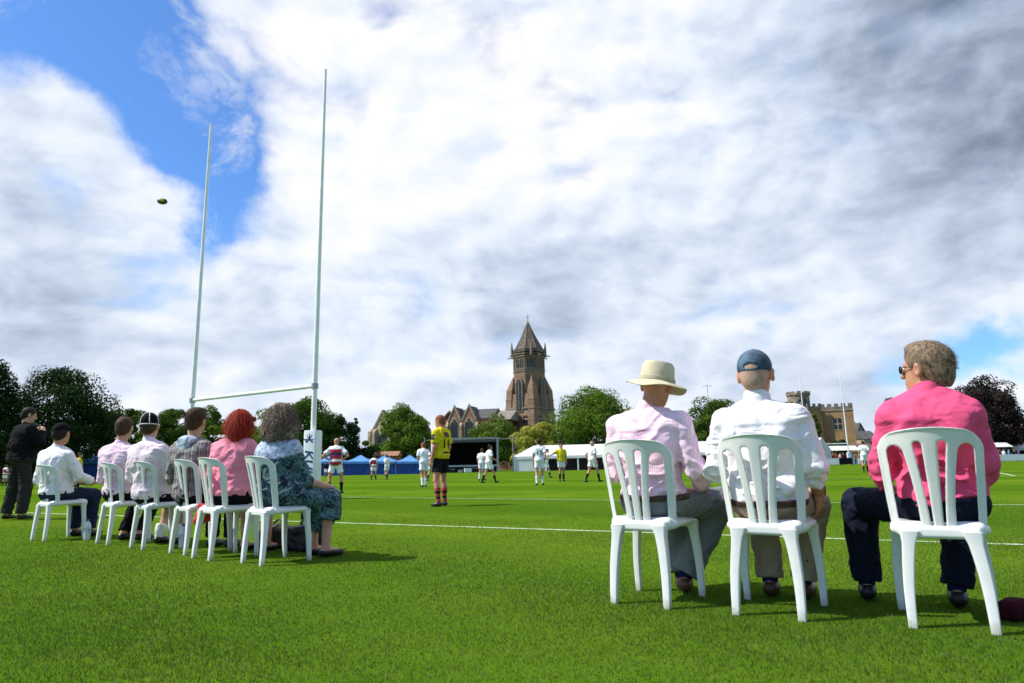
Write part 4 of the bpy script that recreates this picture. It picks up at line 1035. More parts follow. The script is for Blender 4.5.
def hair_mesh(J, style, h, rng):
    H = head_frame(J); c = J['head']; k = J['s']*1.03; T = lambda x, y, z: c+H@(V(x, y, z)*k); s = SDF(); nz = lambda p: .0025*vnoise(p*60)+.004*vnoise(p*26)
    if style in ('short', 'full', 'stubble'):
        e = {'short': .009, 'full': .012, 'stubble': .003}[style]
        s.ell(T(0, -.016, .032), V(.077+e, .098+e, .089+e*1.3)*k, .0, H); s.ell(T(0, -.062, -.028), V(.060+e*.7, .048+e*.8, .058)*k, .03, H)
        if style == 'full': s.ell(T(.010, .030, .108), V(.058, .060, .026)*k, .03, H); s.ell(T(0, -.075, -.05), V(.05, .035, .05)*k, .02, H)
        s.clip(T(0, .064, .05), H@V(0, 1., -.75)); s.clip(T(0, -.02, -.078), H@V(0, .15, -1))
        for x in (-1, 1): s.ell(T(x*.085, .010, -.028), V(.022, .038, .036)*k, .01, H, True)
        m = s.build(h, nz if style != 'stubble' else None, 1)
        if h < .0115 and style != 'stubble': m = join([m, strands(J, rng, 2200 if style == 'full' else 1100, .046 if style == 'full' else .024, .0013, (0, -.018, .034), (.080, .101, .094), .55, (.1, -.5, -.6), -.45)])
        return m
    if style == 'bob':
        s.ell(T(0, -.02, .03), V(.096, .115, .103)*k, .0, H); s.ell(T(0, -.045, -.06), V(.092, .075, .10)*k, .05, H); s.ell(T(.01, -.065, -.135), V(.078, .06, .085)*k, .05, H)
        s.ell(T(0, .09, -.02), V(.055, .06, .085)*k, .02, H, True)
        m = s.build(h, nz, 1); return join([m, strands(J, rng, 1800, .12, .0020, (0, -.03, .0), (.096, .112, .125), 1.2, (0, -.12, -1.), -.7)])
    if style == 'curls':
        s.ell(T(0, -.025, .03), V(.108, .122, .112)*k, .0, H); s.ell(T(0, -.05, -.085), V(.146, .110, .12)*k, .05, H); s.ell(T(.0, -.06, -.15), V(.14, .09, .06)*k, .05, H)
        s.ell(T(0, .10, -.03), V(.055, .06, .09)*k, .02, H, True)
        m = s.build(h, lambda p: .034*vnoise(p*24)+.022*vnoise(p*52), 1); return join([m, strands(J, rng, 5200, .105, .0020, (0, -.035, -.03), (.122, .124, .152), .8, (0, 0, -1.), -.95, .024)])

def shoe(J, side, h, s, r=.043):
    a, t = J['an'+side], J['to'+side]; d = t-a; dz = V(d[0], d[1], 0); dz = unit(dz) if np.linalg.norm(dz) > .02 else V(0, 1, 0)
    b = a+V(0, 0, -.038); s.cone(b-dz*.030, b+dz*.06, r*.9, r*.95, .02); s.cone(b+dz*.05+V(0, 0, -.004), V(t[0], t[1], max(t[2], b[2]-.02))-dz*.02, r*.95, r*.78, .02); s.cone(a+V(0, 0, .01), b, r*.9, r*.95, .02)
def ground_clip(J): return min(J['anL'][2], J['anR'][2])-.078

def person(label, group, loc, face, J, h, skin='fair', hair=('short', 'brown'), shirt=None, pants=None, socks=None, shoes=None, g=1., belly=1., bust=0., hips=1., hands=None, extra=None, seed=1, hfine=None, eyes=False, cat='person', arms_fat=1.):
    """shirt = dict(m, sleeve, hem, fold, wide, collar); pants = dict(m, upto, wide, waist); face = heading in degrees"""
    t = thing('person', label, cat, loc, R(face-90), group); rng = np.random.default_rng(seed); hf = hfine or h
    J = {k: (V(v) if isinstance(v, (tuple, list, np.ndarray)) else v) for k, v in J.items()}; J.setdefault('s', 1.); J.setdefault('yaw', 0.); J.setdefault('pitch', 0.)
    Rm, L = torso_frame(J); up = Rm[:, 2]
    b = SDF(); add_torso(b, J, g*.93, 0, belly*.93, 0, hips*.9)
    for s_ in 'LR': add_arm(b, J, s_, 0, 2, arms_fat, .02, False); add_leg(b, J, s_, 0, 2, 1., .02, False)
    if shoes is None or socks is None or True:
        for s_ in 'LR': shoe(J, s_, h, b, .036)
    parts = [b.build(h)]
    hd = SDF(); add_head(hd, J); parts.append(hd.build(hf))
    hands = hands or {}
    for s_, right in (('L', False), ('R', True)):
        d0 = unit(J['wr'+s_]-J['el'+s_]); hs = hands.get(s_, {}); parts.append(place_hand(J['wr'+s_]-d0*.004, hs.get('d', d0), hs.get('n', V(1 if not right else -1, 0, -.3)), right, hs.get('curl', .5), min(.0062, h), J['s']))
    sobj('body', join(parts), SKIN[skin], t)
    if eyes:
        H = head_frame(J); mb = MB()
        for x in (-.031, .031):
            c = J['head']+H@(V(x, .080, .008)*J['s']*1.03); mb.lathe([(.0005, -.0115)]+[(.0115*math.cos(q), .0115*math.sin(q)) for q in np.linspace(-1.4, 1.4, 7)]+[(.0005, .0115)], 12, c)
        mb.build('eyes', mat('eye_white', (.62, .60, .57), .2, .3, 60), t, True)
    if hair: sobj('hair', hair_mesh(J, hair[0], hf, rng), HAIR[hair[1]], t)
    top = None
    if shirt:
        s = SDF(); f = shirt.get('fold', .006); inf = shirt.get('inf', .021 if shirt['hem'] < 0 and pants and pants.get('waist', .085) > shirt['hem'] else .013)
        add_torso(s, J, g, inf, belly, bust, hips)
        for s_ in 'LR': add_arm(s, J, s_, .010+shirt.get('loose', 0), shirt.get('sleeve', 1.9), arms_fat, .012, True, shirt.get('wide', .006))
        for q in shirt.get('more', []): s.cone(*q)
        s.clip(J['pel']+up*shirt.get('hem', -.04), -up)
        parts = [s.build(shirt.get('h', h), folds(f, shirt.get('ff', (9, 9, 12.5)), seed*1.3, .35, J['pel'][2]+.09 if shirt.get('bunch') else None, shirt.get('yoke'), 1.15))]
        if shirt.get('collar'):
            c = SDF(); nk = J['neck']; hu = unit(J['head']-nk); cr = .066*J['s']*shirt.get('cw', 1.)
            c.cone(nk-hu*.035, nk+hu*.040*shirt.get('collar'), cr+.012, cr, .0); c.clip(nk+hu*.036*shirt.get('collar'), hu+Rm[:, 1]*.35)
            c.cone(nk-hu*.06, nk+hu*.09, cr-.008, cr-.010, .0, sub=True); parts.append(c.build(min(h, .006)))
        top = sobj('shirt' if shirt.get('name') is None else shirt['name'], join(parts), shirt['m'], t)
    if pants:
        s = SDF(); Rm2 = Rm; w_ = pants.get('wide', .014)
        s.ell(J['pel'], V(.176*hips*g, .130*g*hips, .125)*J['s']+.012, .03, Rm)
        for s_ in 'LR': add_leg(s, J, s_, .010, pants.get('upto', 1.95), pants.get('fat', 1.), .03, True, w_)
        for q in pants.get('more', []): s.cone(*q)
        s.clip(J['pel']+up*pants.get('waist', .085), up)
        sobj(pants.get('name', 'trousers'), s.build(h, folds(pants.get('fold', .006), (12, 12, 12), seed*2.1+5)), pants['m'], t)
        if pants.get('belt'):
            s = SDF(); s.ell(J['pel'], V(.176*hips*g, .130*g*hips, .125)*J['s']+.019, .03, Rm); s.clip(J['pel']+up*(pants['waist']+.002), up); s.clip(J['pel']+up*(pants['waist']-.034), -up); sobj('belt', s.build(h), pants['belt'], t)
    if socks:
        for s_ in 'LR':
            s = SDF(); add_leg(s, J, s_, .005, 2., 1., .02, False, 0, socks.get('frm', 1.45)); p0 = J['kn'+s_]+(J['an'+s_]-J['kn'+s_])*(socks.get('frm', 1.45)-1); s.clip(p0, J['kn'+s_]-J['an'+s_]); sobj('sock', s.build(h), socks['m'], t)
    if shoes:
        for s_ in 'LR':
            s = SDF(); shoe(J, s_, h, s, shoes.get('r', .043)); s.clip(V(0, 0, J['an'+s_][2]+shoes.get('top', .0)), (0, 0, 1)); s.clip(V(0, 0, ground_clip(J) if J['an'+s_][2] < .16 else J['an'+s_][2]-.085), (0, 0, -1)); sobj('shoe', s.build(min(h, .011)), shoes['m'], t)
    if extra: extra(t, J, rng)
    return t, top
def drape(parent, vf, top, m, name, fn, d=(0, 1, 0), off=.0025):
    "lay thin lettering or a badge on a shirt: fn places flat points behind the cloth, they are then projected onto it"
    me = top.data; bv = BVHTree.FromPolygons([q.co[:] for q in me.vertices], [tuple(p.vertices) for p in me.polygons]); v, f = vf; o = []
    for q in v:
        P_ = Vector(fn(q)); hit = bv.ray_cast(P_, Vector(d)); z = off+abs(q[2])
        o.append(hit[0]-Vector(d)*z if hit[0] is not None else P_+Vector(d)*.3)
    return MB().add(o, f).build(name, m, parent)
def grid_quad(w_, h_, nx=8, nz=8):
    v = [(-w_/2+w_*i/nx, -h_/2+h_*j/nz, .001) for j in range(nz+1) for i in range(nx+1)]; f = [(j*(nx+1)+i, j*(nx+1)+i+1, (j+1)*(nx+1)+i+1, (j+1)*(nx+1)+i) for j in range(nz) for i in range(nx)]
    return np.array(v), f

# ------------------------------------------------------------------ the white plastic chairs
def chair_parts(h=.0045):
    # the backrest is modelled flat (x across, z up, y through) and then bent
    nx = np.arange(-.245, .2451, h); nv = np.arange(-.03, .52, h); nw = np.arange(-.024, .0241, h*.8)
    X, Vv, W_ = np.meshgrid(nx, nv, nw, indexing='ij'); ax = np.abs(X)
    half = .182+.034*np.clip(Vv/.48, 0, 1)**.8
    topz = .490-.030*(ax/.21)**2
    ex, ez = ax-half, Vv-topz; rc = .075
    d = np.minimum(np.maximum(ex+rc, ez+rc), 0)+np.sqrt(np.maximum(ex+rc, 0)**2+np.maximum(ez+rc, 0)**2)-rc
    d = np.maximum(d, -Vv-.012)
    def slot(xl, xr, z0, z1, bulge=0):
        "opening between two curved edges given as functions of z"
        l, r = xl(Vv), xr(Vv); c, hw = (l+r)/2, (r-l)/2; rr = np.minimum(np.maximum(hw, .002), .055)
        q = np.maximum(np.abs(X-c)-hw+rr, 0); e = np.maximum(np.maximum(Vv-z1+rr*1.15, z0-Vv+.012), 0)
        return np.where(hw > .0015, np.sqrt(q**2+e**2)-rr, .02)
    tt = lambda z: np.clip(z/.43, 0, 1)
    for sg in (-1, 1):
        # slats: centre slat, and two that fan out from the foot
        outer_l = lambda z: (.149+.024*tt(z)**.8)
        s_out = lambda z: .068+.048*tt(z)**1.9; s_in = lambda z: .027+.040*tt(z)**1.4
        cen = lambda z: .018+.013*tt(z)**1.5
        if sg > 0: holes = [(s_out, outer_l, .02, .418), (lambda z: cen(z)+.001, s_in, .03, .430)]
        else: holes = [(lambda z: -outer_l(z), lambda z: -s_out(z), .02, .418), (lambda z: -s_in(z), lambda z: -cen(z)-.001, .03, .430)]
        for a, b, z0, z1 in holes: d = np.maximum(d, -slot(a, b, z0, z1))
    rim = np.clip(1-np.maximum(-np.maximum(ex, ez), 0)/.014, 0, 1)
    th = .0052+.0075*rim
    F = np.maximum(d, np.abs(W_)-th)+.0
    k = .004; hh = np.clip(.5+.5*(d-(np.abs(W_)-th))/k, 0, 1); F = (np.abs(W_)-th)*(1-hh)+d*hh+k*hh*(1-hh)
    v, q = surfnet(F.astype(np.float32), V(nx[0], nv[0], nw[0]), 1., 0) if False else surfnet_aniso(F.astype(np.float32), V(nx[0], nv[0], nw[0]), V(h, h, h*.8))
    x, z, w_ = v[:, 0], v[:, 1], v[:, 2]
    yb = -.162-.105*np.clip(z/.49, -.1, 1.1)**1.15*1.0+.085*(np.abs(x)/.2)**2.2
    back = (np.stack([x, yb+w_, .395+z*.985], 1), q[:, ::-1])
    s = SDF(); s.box((0, .018, .425), (.150, .150, .002), .030, .0); s.box((0, .185, .421), (.135, .02, .004), .034, .03)
    s.ell((0, .0, .50), (.20, .22, .055), .01, None, True); s.box((0, .02, .385), (.150, .155, .02), .012, .004, None, True)
    s.box((0, -.168, .410), (.145, .004, .014), .014, .012)
    for sx in (-1, 1):
        s.cone((sx*.178, -.10, .420), (sx*.185, .15, .425), .016, .016, .02); s.cone((sx*.128, -.165, .405), (sx*.175, -.09, .418), .020, .018, .02)
    seat = s.build(.0075)
    def leg(top, bot, w0, w1, d0, d1, sx):
        rings = []
        for i in range(9):
            t = i/8; c = V(top)*(1-t)+V(bot)*t; a, b = (w0*(1-t)+w1*t)/2, (d0*(1-t)+d1*t)/2
            fl = .012*max(0, 1-t*5)**2; a += fl; b += fl*.4; c = c+V(sx*.010*math.sin(t*math.pi), 0, 0); r = min(a, b)*.32; ring = []
            for cx, cy, a0 in ((1, 1, 0), (-1, 1, 90), (-1, -1, 180), (1, -1, 270)):
                for k in range(4): q = R(a0+k*30); ring.append((c[0]+cx*(a-r)+r*math.cos(q), c[1]+cy*(b-r)+r*math.sin(q), c[2]))
            rings.append(ring)
        return MB().loft(rings).mesh('leg', PLASTIC, True)
    legs = [leg((sx*.120, -.168, .415), (sx*.152, -.203, 0), .056, .036, .050, .030, sx) for sx in (-1, 1)]+[leg((sx*.168, .180, .415), (sx*.192, .205, 0), .044, .032, .044, .030, sx) for sx in (-1, 1)]
    return mesh_from('backrest', back[0], back[1], PLASTIC, True), mesh_from('seat', seat[0], seat[1], PLASTIC, True), legs
def surfnet_aniso(F, lo, hv):
    v, q = surfnet(F, V(0, 0, 0), 1., 1); return v*hv+lo
def surfnet_aniso(F, lo, hv):
    v, q = surfnet(F, V(0, 0, 0), 1., 1); return v*hv+lo, q
CHAIRS = {'R1': ((.655, 3.755), 55), 'R2': ((1.21, 3.415), 58), 'R3': ((1.895, 3.095), 61), 'L1': ((-5.585, 8.085), 57), 'L2': ((-4.52, 7.57), 50), 'L3': ((-3.84, 7.025), 49), 'L4': ((-3.17, 6.51), 50), 'L5': ((-2.75, 6.08), 50), 'L6': ((-2.16, 5.695), 49)}
CLAB = {'R1': 'white plastic chair under the man in the cream brimmed hat', 'R2': 'white plastic chair under the man in the blue cap', 'R3': 'white plastic chair under the man in the hot pink shirt',
        'L1': 'white plastic chair under the man in black cap and white shirt', 'L2': 'white plastic chair under the brown haired man in pale pink shirt', 'L3': 'white plastic chair under the person in piped dark cap and shorts',
        'L4': 'white plastic chair under the boy in plaid shirt', 'L5': 'white plastic chair under the red haired woman', 'L6': 'white plastic chair under the curly haired woman in patterned dress'}
def chair_frame(k):
    (x, y), a = CHAIRS[k]; q = R(a); return V(x+.2*math.cos(q), y+.2*math.sin(q), 0), a
def make_chair(k):
    o, a = chair_frame(k); t = thing('plastic_chair', CLAB[k], 'chair', o, R(a-90), 'white plastic chairs in a row' if k[0] == 'L' else 'white plastic chairs on the right')
    bk, st, lg = chair_parts(); obj('backrest', bk, t); obj('seat', st, t)
    for m in lg: obj('leg', m, t)
    return t
chair0 = make_chair('R1')
for k in list(CHAIRS)[1:]:
    c = copy_tree(chair0); o, a = chair_frame(k); c.location = [float(q) for q in o]; q_ = random.Random(k); c.rotation_euler = (R(q_.uniform(-.5, .5)), R(q_.uniform(-.5, .5)), R(a-90)); c['label'] = CLAB[k]; c['group'] = 'white plastic chairs in a row' if k[0] == 'L' else 'white plastic chairs on the right'

# ------------------------------------------------------------------ cloth
def wrinkle(t, tc):
    w_ = t.vmath('ADD', tc, t.vmath('SCALE', t.vmath('SUBTRACT', t.noise(tc, 5., 2, .5, col=True), (.5, .5, .5)), scale=.16))
    v = t.vmath('MULTIPLY', w_, (1., 1., 1.7)); n = t.math('ABSOLUTE', t.math('SUBTRACT', t.noise(v, 6.5, 2, .4), .5)); n2 = t.math('ABSOLUTE', t.math('SUBTRACT', t.noise(w_, 13., 2, .4), .5))
    return t.math('ADD', t.math('ADD', t.math('MULTIPLY', t.math('MINIMUM', n, .16), 3.0), t.math('MULTIPLY', t.math('MINIMUM', n2, .12), .9)), t.math('MULTIPLY', t.noise(tc, 420, 3, .6), .035))
def cloth(name, c, rough=.85, var=.05, sheen=0.):
    return custom(name, lambda t, tc: (t.mix(t.ramp(t.noise(tc, 9, 4, .6), .32, .68), tuple(q*(1-2*var) for q in c), c), wrinkle(t, tc)), rough, .06)
def stripe_cloth(name, a, b, per, fr, axis=0):
    return custom(name, lambda t, tc: (t.mix(band(t, t.math('ADD', axes(t, tc)[axis], 5.), per, fr), a, b), wrinkle(t, tc)), .85, .10)
def plaid(t, tc):
    ax = axes(t, tc); c = (.11, .10, .10); u = t.math('ADD', t.math('ADD', ax[0], t.math('MULTIPLY', ax[1], .6)), 5.); z = t.math('ADD', ax[2], 5.)
    c = t.mix(t.math('MULTIPLY', band(t, u, .085, .5), .55), c, (.25, .23, .23)); c = t.mix(t.math('MULTIPLY', band(t, z, .085, .5), .55), c, (.26, .24, .24))
    c = t.mix(t.math('MULTIPLY', band(t, t.math('ADD', u, .02), .085, .09), .7), c, (.50, .47, .45)); c = t.mix(t.math('MULTIPLY', band(t, t.math('ADD', z, .03), .085, .09), .5), c, (.27, .16, .16)); return c, wrinkle(t, tc)
def dressc(t, tc):
    w_ = t.vmath('ADD', tc, t.vmath('SCALE', t.noise(tc, 7, 2, .5, col=True), scale=.22)); n = t.noise(w_, 21, 3, .55, 2.2); m = t.noise(w_, 11, 2, .5, 1.2)
    c = t.mix(t.ramp(n, .45, .58), (.022, .052, .066), (.115, .195, .215)); c = t.mix(t.ramp(m, .56, .62), c, (.022, .020, .045)); c = t.mix(t.ramp(t.noise(w_, 28, 2, .5), .62, .68), c, (.20, .28, .32)); return c, wrinkle(t, tc)
def hoops(t, tc):
    z = axes(t, tc)[2]; c = (.70, .72, .74)
    for a, b, q in ((1.30, 1.42, (.42, .035, .045)), (1.225, 1.30, (.045, .035, .16)), (1.10, 1.225, (.42, .035, .045)), (1.06, 1.10, (.72, .74, .76)), (.86, 1.02, (.42, .035, .045))):
        m = t.math('MULTIPLY', t.math('GREATER_THAN', z, a), t.math('LESS_THAN', z, b)); c = t.mix(m, c, q)
    x = t.math('ABSOLUTE', axes(t, tc)[0]); c = t.mix(t.math('GREATER_THAN', x, .185), c, (.62, .66, .70)); return c
def sockstripe(a, b, per): return lambda t, tc: t.mix(band(t, t.math('ADD', axes(t, tc)[2], .0), per, .5), a, b)
C_ = dict(pinkstripe=stripe_cloth('pink_striped_shirt', (.79, .51, .645), (.85, .655, .755), .010, .5), white=cloth('white_shirt', (.82, .79, .82)), hot=cloth('hot_pink_shirt', (.74, .095, .215), .8, .09),
    pale=cloth('pale_pink_shirt', (.78, .58, .68)), palest=cloth('blush_shirt', (.80, .66, .72)), rose=cloth('rose_blouse', (.78, .27, .36)), plaid=custom('plaid_shirt', plaid, .9, .1), dress=custom('patterned_dress', dressc, .8, .15),
    grey=cloth('grey_trousers', (.185, .20, .205)), beige=cloth('beige_trousers', (.32, .25, .17)), navy=cloth('navy_trousers', (.010, .013, .026)), black=cloth('black_trousers', (.010, .010, .012)), jean=cloth('dark_jeans', (.018, .026, .055)), dkgrey=cloth('charcoal_trousers', (.030, .029, .027)),
    shoeb=mat('black_leather', (.012, .011, .011), .4, .2), shoebr=mat('brown_leather', (.085, .035, .018), .4, .2), belt=mat('brown_belt', (.05, .022, .012), .5, .2), sockw=cloth('white_sock', (.75, .76, .78)), sockn=cloth('navy_sock', (.012, .014, .05)),
    kitw=cloth('white_kit', (.80, .81, .84)), kity=cloth('yellow_kit', (.62, .52, .015)), kitb=cloth('black_shorts', (.011, .011, .012)), hoops=custom('hooped_shirt', hoops, .85, .15), hoods=cloth('grey_blue_hood', (.42, .50, .60)),
    sockbr=custom('striped_sock', sockstripe((.02, .02, .03), (.45, .06, .05), .10), .9, .1), sockbk=cloth('black_sock', (.012, .012, .014)), red=cloth('red_cloth', (.55, .05, .05)), maroon=cloth('maroon_cloth', (.11, .008, .022)), blue=cloth('sky_blue_shirt', (.22, .42, .70)),
    teal=cloth('teal_top', (.05, .20, .22)), cream=cloth('cream_top', (.60, .55, .42)), orange=cloth('orange_top', (.55, .18, .03)), purple=cloth('purple_top', (.16, .06, .22)), green=cloth('green_top', (.05, .18, .06)), brownc=cloth('brown_top', (.12, .07, .04)))
def seated(lean=.0, x=0., y=0., hz=1.195, **k):
    J = dict(pel=(x, -.005+y, .555), neck=(x, -.075+y+lean, 1.035), head=(x+.0, -.045+y+lean*1.2, hz), shL=(x-.185, -.06+y+lean*.9, .965), shR=(x+.185, -.06+y+lean*.9, .965),
             elL=(x-.25, -.03+y, .70), elR=(x+.25, -.03+y, .70), wrL=(x-.17, .20+y, .63), wrR=(x+.17, .20+y, .63), hipL=(x-.085, .01+y, .540), hipR=(x+.085, .01+y, .540),
             knL=(x-.12, .41+y, .50), knR=(x+.12, .41+y, .50), anL=(x-.12, .40+y, .08), anR=(x+.12, .40+y, .08), toL=(x-.13, .56+y, .035), toR=(x+.13, .56+y, .035), pitch=0., yaw=0., s=1.)
    J.update(k)
    tw = J.pop('twist', 0.)
    if tw:
        c_, s_ = math.cos(R(tw)), math.sin(R(tw)); n_ = J['neck']
        for q in ('shL', 'shR', 'elL', 'elR', 'head'): dx, dy = J[q][0]-n_[0], J[q][1]-n_[1]; J[q] = (n_[0]+dx*c_-dy*s_, n_[1]+dx*s_+dy*c_, J[q][2])
        J['yaw'] += R(tw)
    return J
# ---- the three men on the right
def hat_lathe(t, J, m, prof, wave, n=48, name='hat', dz=.0, off=(0, -.01)):
    H = head_frame(J); c = J['head']; rings = []
    for r, z in prof:
        ring = []
        for k in range(n):
            a = 2*math.pi*k/n; el = 1.0+.13*abs(math.sin(a)); zz = z+wave(a, r); ring.append(tuple(c+H@V(r*math.cos(a)+off[0], r*el*math.sin(a)+off[1], zz+dz)))
        rings.append(ring)
    return MB().loft(rings).build(name, m, t, True)
def cap(t, J, m, h, gap=False, col_brim=None, back=False):
    H = head_frame(J); k = J['s']*1.03; T = lambda x, y, z: J['head']+H@(V(x, y, z)*k)
    s = SDF(); s.ell(T(0, -.016, .040), V(.086, .108, .094)*k, 0, H); s.clip(T(0, -.016, .010), H@V(0, -.05, -1)); s.ell(T(0, -.012, .01), V(.076, .098, .088)*k, .0, H, True)
    if gap: s.ell(T(0, -.125, .038), V(.036, .05, .013)*k, .0, H, True)
    p = [s.build(h)]
    s = SDF(); s.ell(T(0, .095, .026), V(.078, .080, .012)*k, 0, H@rotx3(-.18)); p.append(s.build(h)); s = SDF(); s.ell(T(0, -.016, .134), V(.008, .008, .005), 0, H); p.append(s.build(h))
    return sobj('cap', join(p), m, t)
GR = 'seated men on the right'
KH = mat('cream_hat_cloth', (.62, .56, .38), .85, .10, 7, .2, 300, spec=.15)
def r1x(t, J, rng):
    prof = [(.001, .125), (.045, .130), (.072, .126), (.083, .108), (.090, .05), (.094, .022), (.12, .012), (.155, .002), (.176, -.010), (.180, -.013), (.176, -.016), (.15, -.006), (.12, .004), (.088, .012), (.084, .05), (.07, .11), (.001, .115)]
    prof = [(r*1.09 if r < .11 else r*.96, z*1.06) for r, z in prof]
    def wave(a, r):
        q = max(0, (r-.094)/.085); w_ = .010*math.sin(2*a+1.9)*q+.016*math.sin(a*1-.4)*q*0+.005*math.sin(5*a)*q
        if r < .08: w_ += -.014*math.exp(-((math.cos(a)*r)/.03)**2)*(r < .07)
        w_ += .022*q*max(0, math.cos(a-math.pi))**2; return w_
    hat_lathe(t, J, KH, prof, wave)
    hat_lathe(t, J, mat('hat_band', (.50, .45, .31), .9), [(.1010, .027), (.1050, .025), (.1045, .042), (.1005, .044)], lambda a, r: 0, name='hat_band')
    for s in [c for c in t.children if c.name.startswith('shirt')]: mark_loop(t, s, J)
def mark_loop(t, top, J):
    v, f = grid_quad(.034, .008, 4, 2); drape(top, (v, f), top, mat('loop_thread', (.42, .16, .22), .9), 'locker_loop', lambda q: (J['pel'][0]+q[0]+.01, -.5, .925+q[1]))
o, a = chair_frame('R1')
J = seated(lean=.045, x=.03, hz=1.20, head=(.085, -.005, 1.185), pitch=-.08, tilt=.15, shL=(-.155, -.05, .955), shR=(.215, -.04, .965), elL=(-.205, -.02, .70), elR=(.275, .0, .705), wrL=(-.06, .22, .63), wrR=(.24, .22, .60), knL=(-.04, .43, .50), knR=(.25, .43, .50), anL=(.03, .33, .085), anR=(.07, .26, .09), toL=(-.02, .47, .04), toR=(.03, .40, .045))
person('seated man in cream brimmed hat, pale pink striped shirt and grey trousers', GR, o, a, J, .0075, 'ruddy', None, dict(m=C_['pinkstripe'], h=.006, bunch=1, yoke=.925, sleeve=1.88, hem=.0, inf=.010, fold=.0065, collar=1.1), dict(m=C_['grey'], waist=.022, belt=C_['belt'], wide=.027), dict(m=C_['sockn'], frm=1.6), dict(m=C_['shoebr']), 1.05, 1.12, extra=r1x, seed=3, hfine=.006, eyes=True, hands={'R': dict(d=(-.6, .8, -.1), n=(0, 0, -1)), 'L': dict(d=(.6, .8, -.1), n=(0, 0, -1))})
BLUECAP = mat('washed_blue_cap', (.080, .130, .19), .85, .25, 14, .2, 300, spec=.15)
def r2x(t, J, rng):
    cap(t, J, BLUECAP, .0055, True)
    s = SDF(); s.cone(J['wrR']+V(0, .0, .016), J['wrR']+V(0, -.012, .044), .036, .038, 0, True); sobj('watch_strap', s.build(.005), C_['belt'], t)
o, a = chair_frame('R2')
J = seated(lean=.03, x=.0, hz=1.198, head=(0, -.02, 1.198), pitch=.02, elR=(.245, .0, .705), elL=(-.25, -.04, .71), wrR=(.225, .17, .565), wrL=(-.12, .20, .62), knR=(.15, .42, .50), anR=(.075, .36, .085), toR=(.09, .52, .04), anL=(-.10, .36, .085), toL=(-.11, .52, .04))
person('seated man in washed blue baseball cap, white shirt and beige trousers', GR, o, a, J, .0075, 'ruddy', ('stubble', 'white'), dict(m=C_['white'], h=.006, bunch=1, yoke=.925, sleeve=1.42, hem=-.022, inf=.010, fold=.0075, collar=1.7), dict(m=C_['beige'], waist=.0, belt=C_['belt'], wide=.02), dict(m=C_['sockn'], frm=1.6), dict(m=C_['shoebr']), 1.06, 1.12, extra=r2x, seed=8, hfine=.006, eyes=True, hands={'R': dict(d=(-.15, .45, -.9), n=(-1, .1, 0), curl=.7), 'L': dict(d=(.6, .8, -.1), n=(0, 0, -1))})
DG = mat('sunglass_lens', (.008, .008, .010), .12, .1, 5, spec=.8)
def r3x(t, J, rng):
    H = head_frame(J); k = J['s']*1.03; T = lambda x, y, z: J['head']+H@(V(x, y, z)*k); s = SDF()
    for x in (-1, 1): s.ell(T(x*.034, .098, .006), V(.029, .007, .021)*k, .004, H@rotz3(-x*.3)); s.cone(T(x*.060, .086, .014), T(x*.088, .0, .012), .0035, .003, .004)
    s.cone(T(-.01, .105, .01), T(.01, .105, .01), .004, .004, .004); sobj('sunglasses', s.build(.004), DG, t)
o, a = chair_frame('R3')
J = seated(lean=.03, x=.03, head=(.035, -.015, 1.165), yaw=R(62), pitch=.03, shL=(-.130, -.07, .940), shR=(.180, -.07, .940), elL=(-.205, -.01, .70), elR=(.215, -.01, .69), wrL=(-.20, .20, .61), wrR=(.12, .22, .62), hipR=(.115, -.03, .535), knL=(-.335, .38, .50), anL=(-.345, .40, .085), toL=(-.36, .55, .04), knR=(.135, .42, .50), anR=(.06, .36, .085), toR=(.07, .52, .04))
person('seated man in hot pink shirt and sunglasses looking left, with grey brown hair', GR, o, a, J, .0075, 'tan', ('full', 'grey'), dict(m=C_['hot'], h=.006, bunch=1, yoke=.91, sleeve=1.80, hem=-.03, inf=.021, loose=.006, fold=.0065, collar=1.1), dict(m=C_['navy'], waist=.015, wide=.022), dict(m=C_['sockn'], frm=1.6), dict(m=C_['shoeb']), 0.93, 1.0, extra=r3x, arms_fat=.93, seed=15, hfine=.006, eyes=True, hands={'R': dict(d=(-.6, .8, -.1), n=(0, 0, -1)), 'L': dict(d=(.1, .9, -.2), n=(0, 0, -1))})
# ---- the row on the left
GLF = 'seated spectators in the left row'
BLKCAP = mat('black_cap', (.007, .007, .008), .9, .2, spec=.08)
def l1x(t, J, rng):
    cap(t, J, BLKCAP, .009, False)
o, a = chair_frame('L1')
J = seated(lean=.02, x=-.03, y=-.05, hz=1.21, head=(-.02, -.06, 1.245), shL=(-.22, -.10, .975), shR=(.17, -.10, .975), pel=(-.03, -.05, .555), neck=(-.03, -.09, 1.06), yaw=R(12), pitch=-.05, elR=(.24, .02, .73), wrR=(.17, .25, .66), wrL=(-.02, .26, .66))
person('seated man in black cap, white shirt and dark jeans, hands held forward', GLF, o, a+16, J, .010, 'ruddy', ('short', 'dark'), dict(m=C_['white'], sleeve=1.9, hem=-.02, fold=.008, collar=1.1), dict(m=C_['jean'], waist=.03), None, dict(m=C_['shoeb']), 1.08, 1.2, extra=l1x, seed=21, hands={'R': dict(d=(-.5, .7, .2), n=(-1, 0, 0), curl=1.0)})
o, a = chair_frame('L2')
J = seated(lean=.05, x=-.05, y=-.03, hz=1.25, head=(-.05, -.05, 1.262), neck=(-.06, -.08, 1.07), shL=(-.25, -.09, .99), shR=(.13, -.09, .99), anL=(-.16, .16, .085), anR=(.08, .16, .085), toL=(-.17, .32, .035), toR=(.09, .32, .035), knL=(-.17, .37, .50), knR=(.07, .37, .50), yaw=R(18))
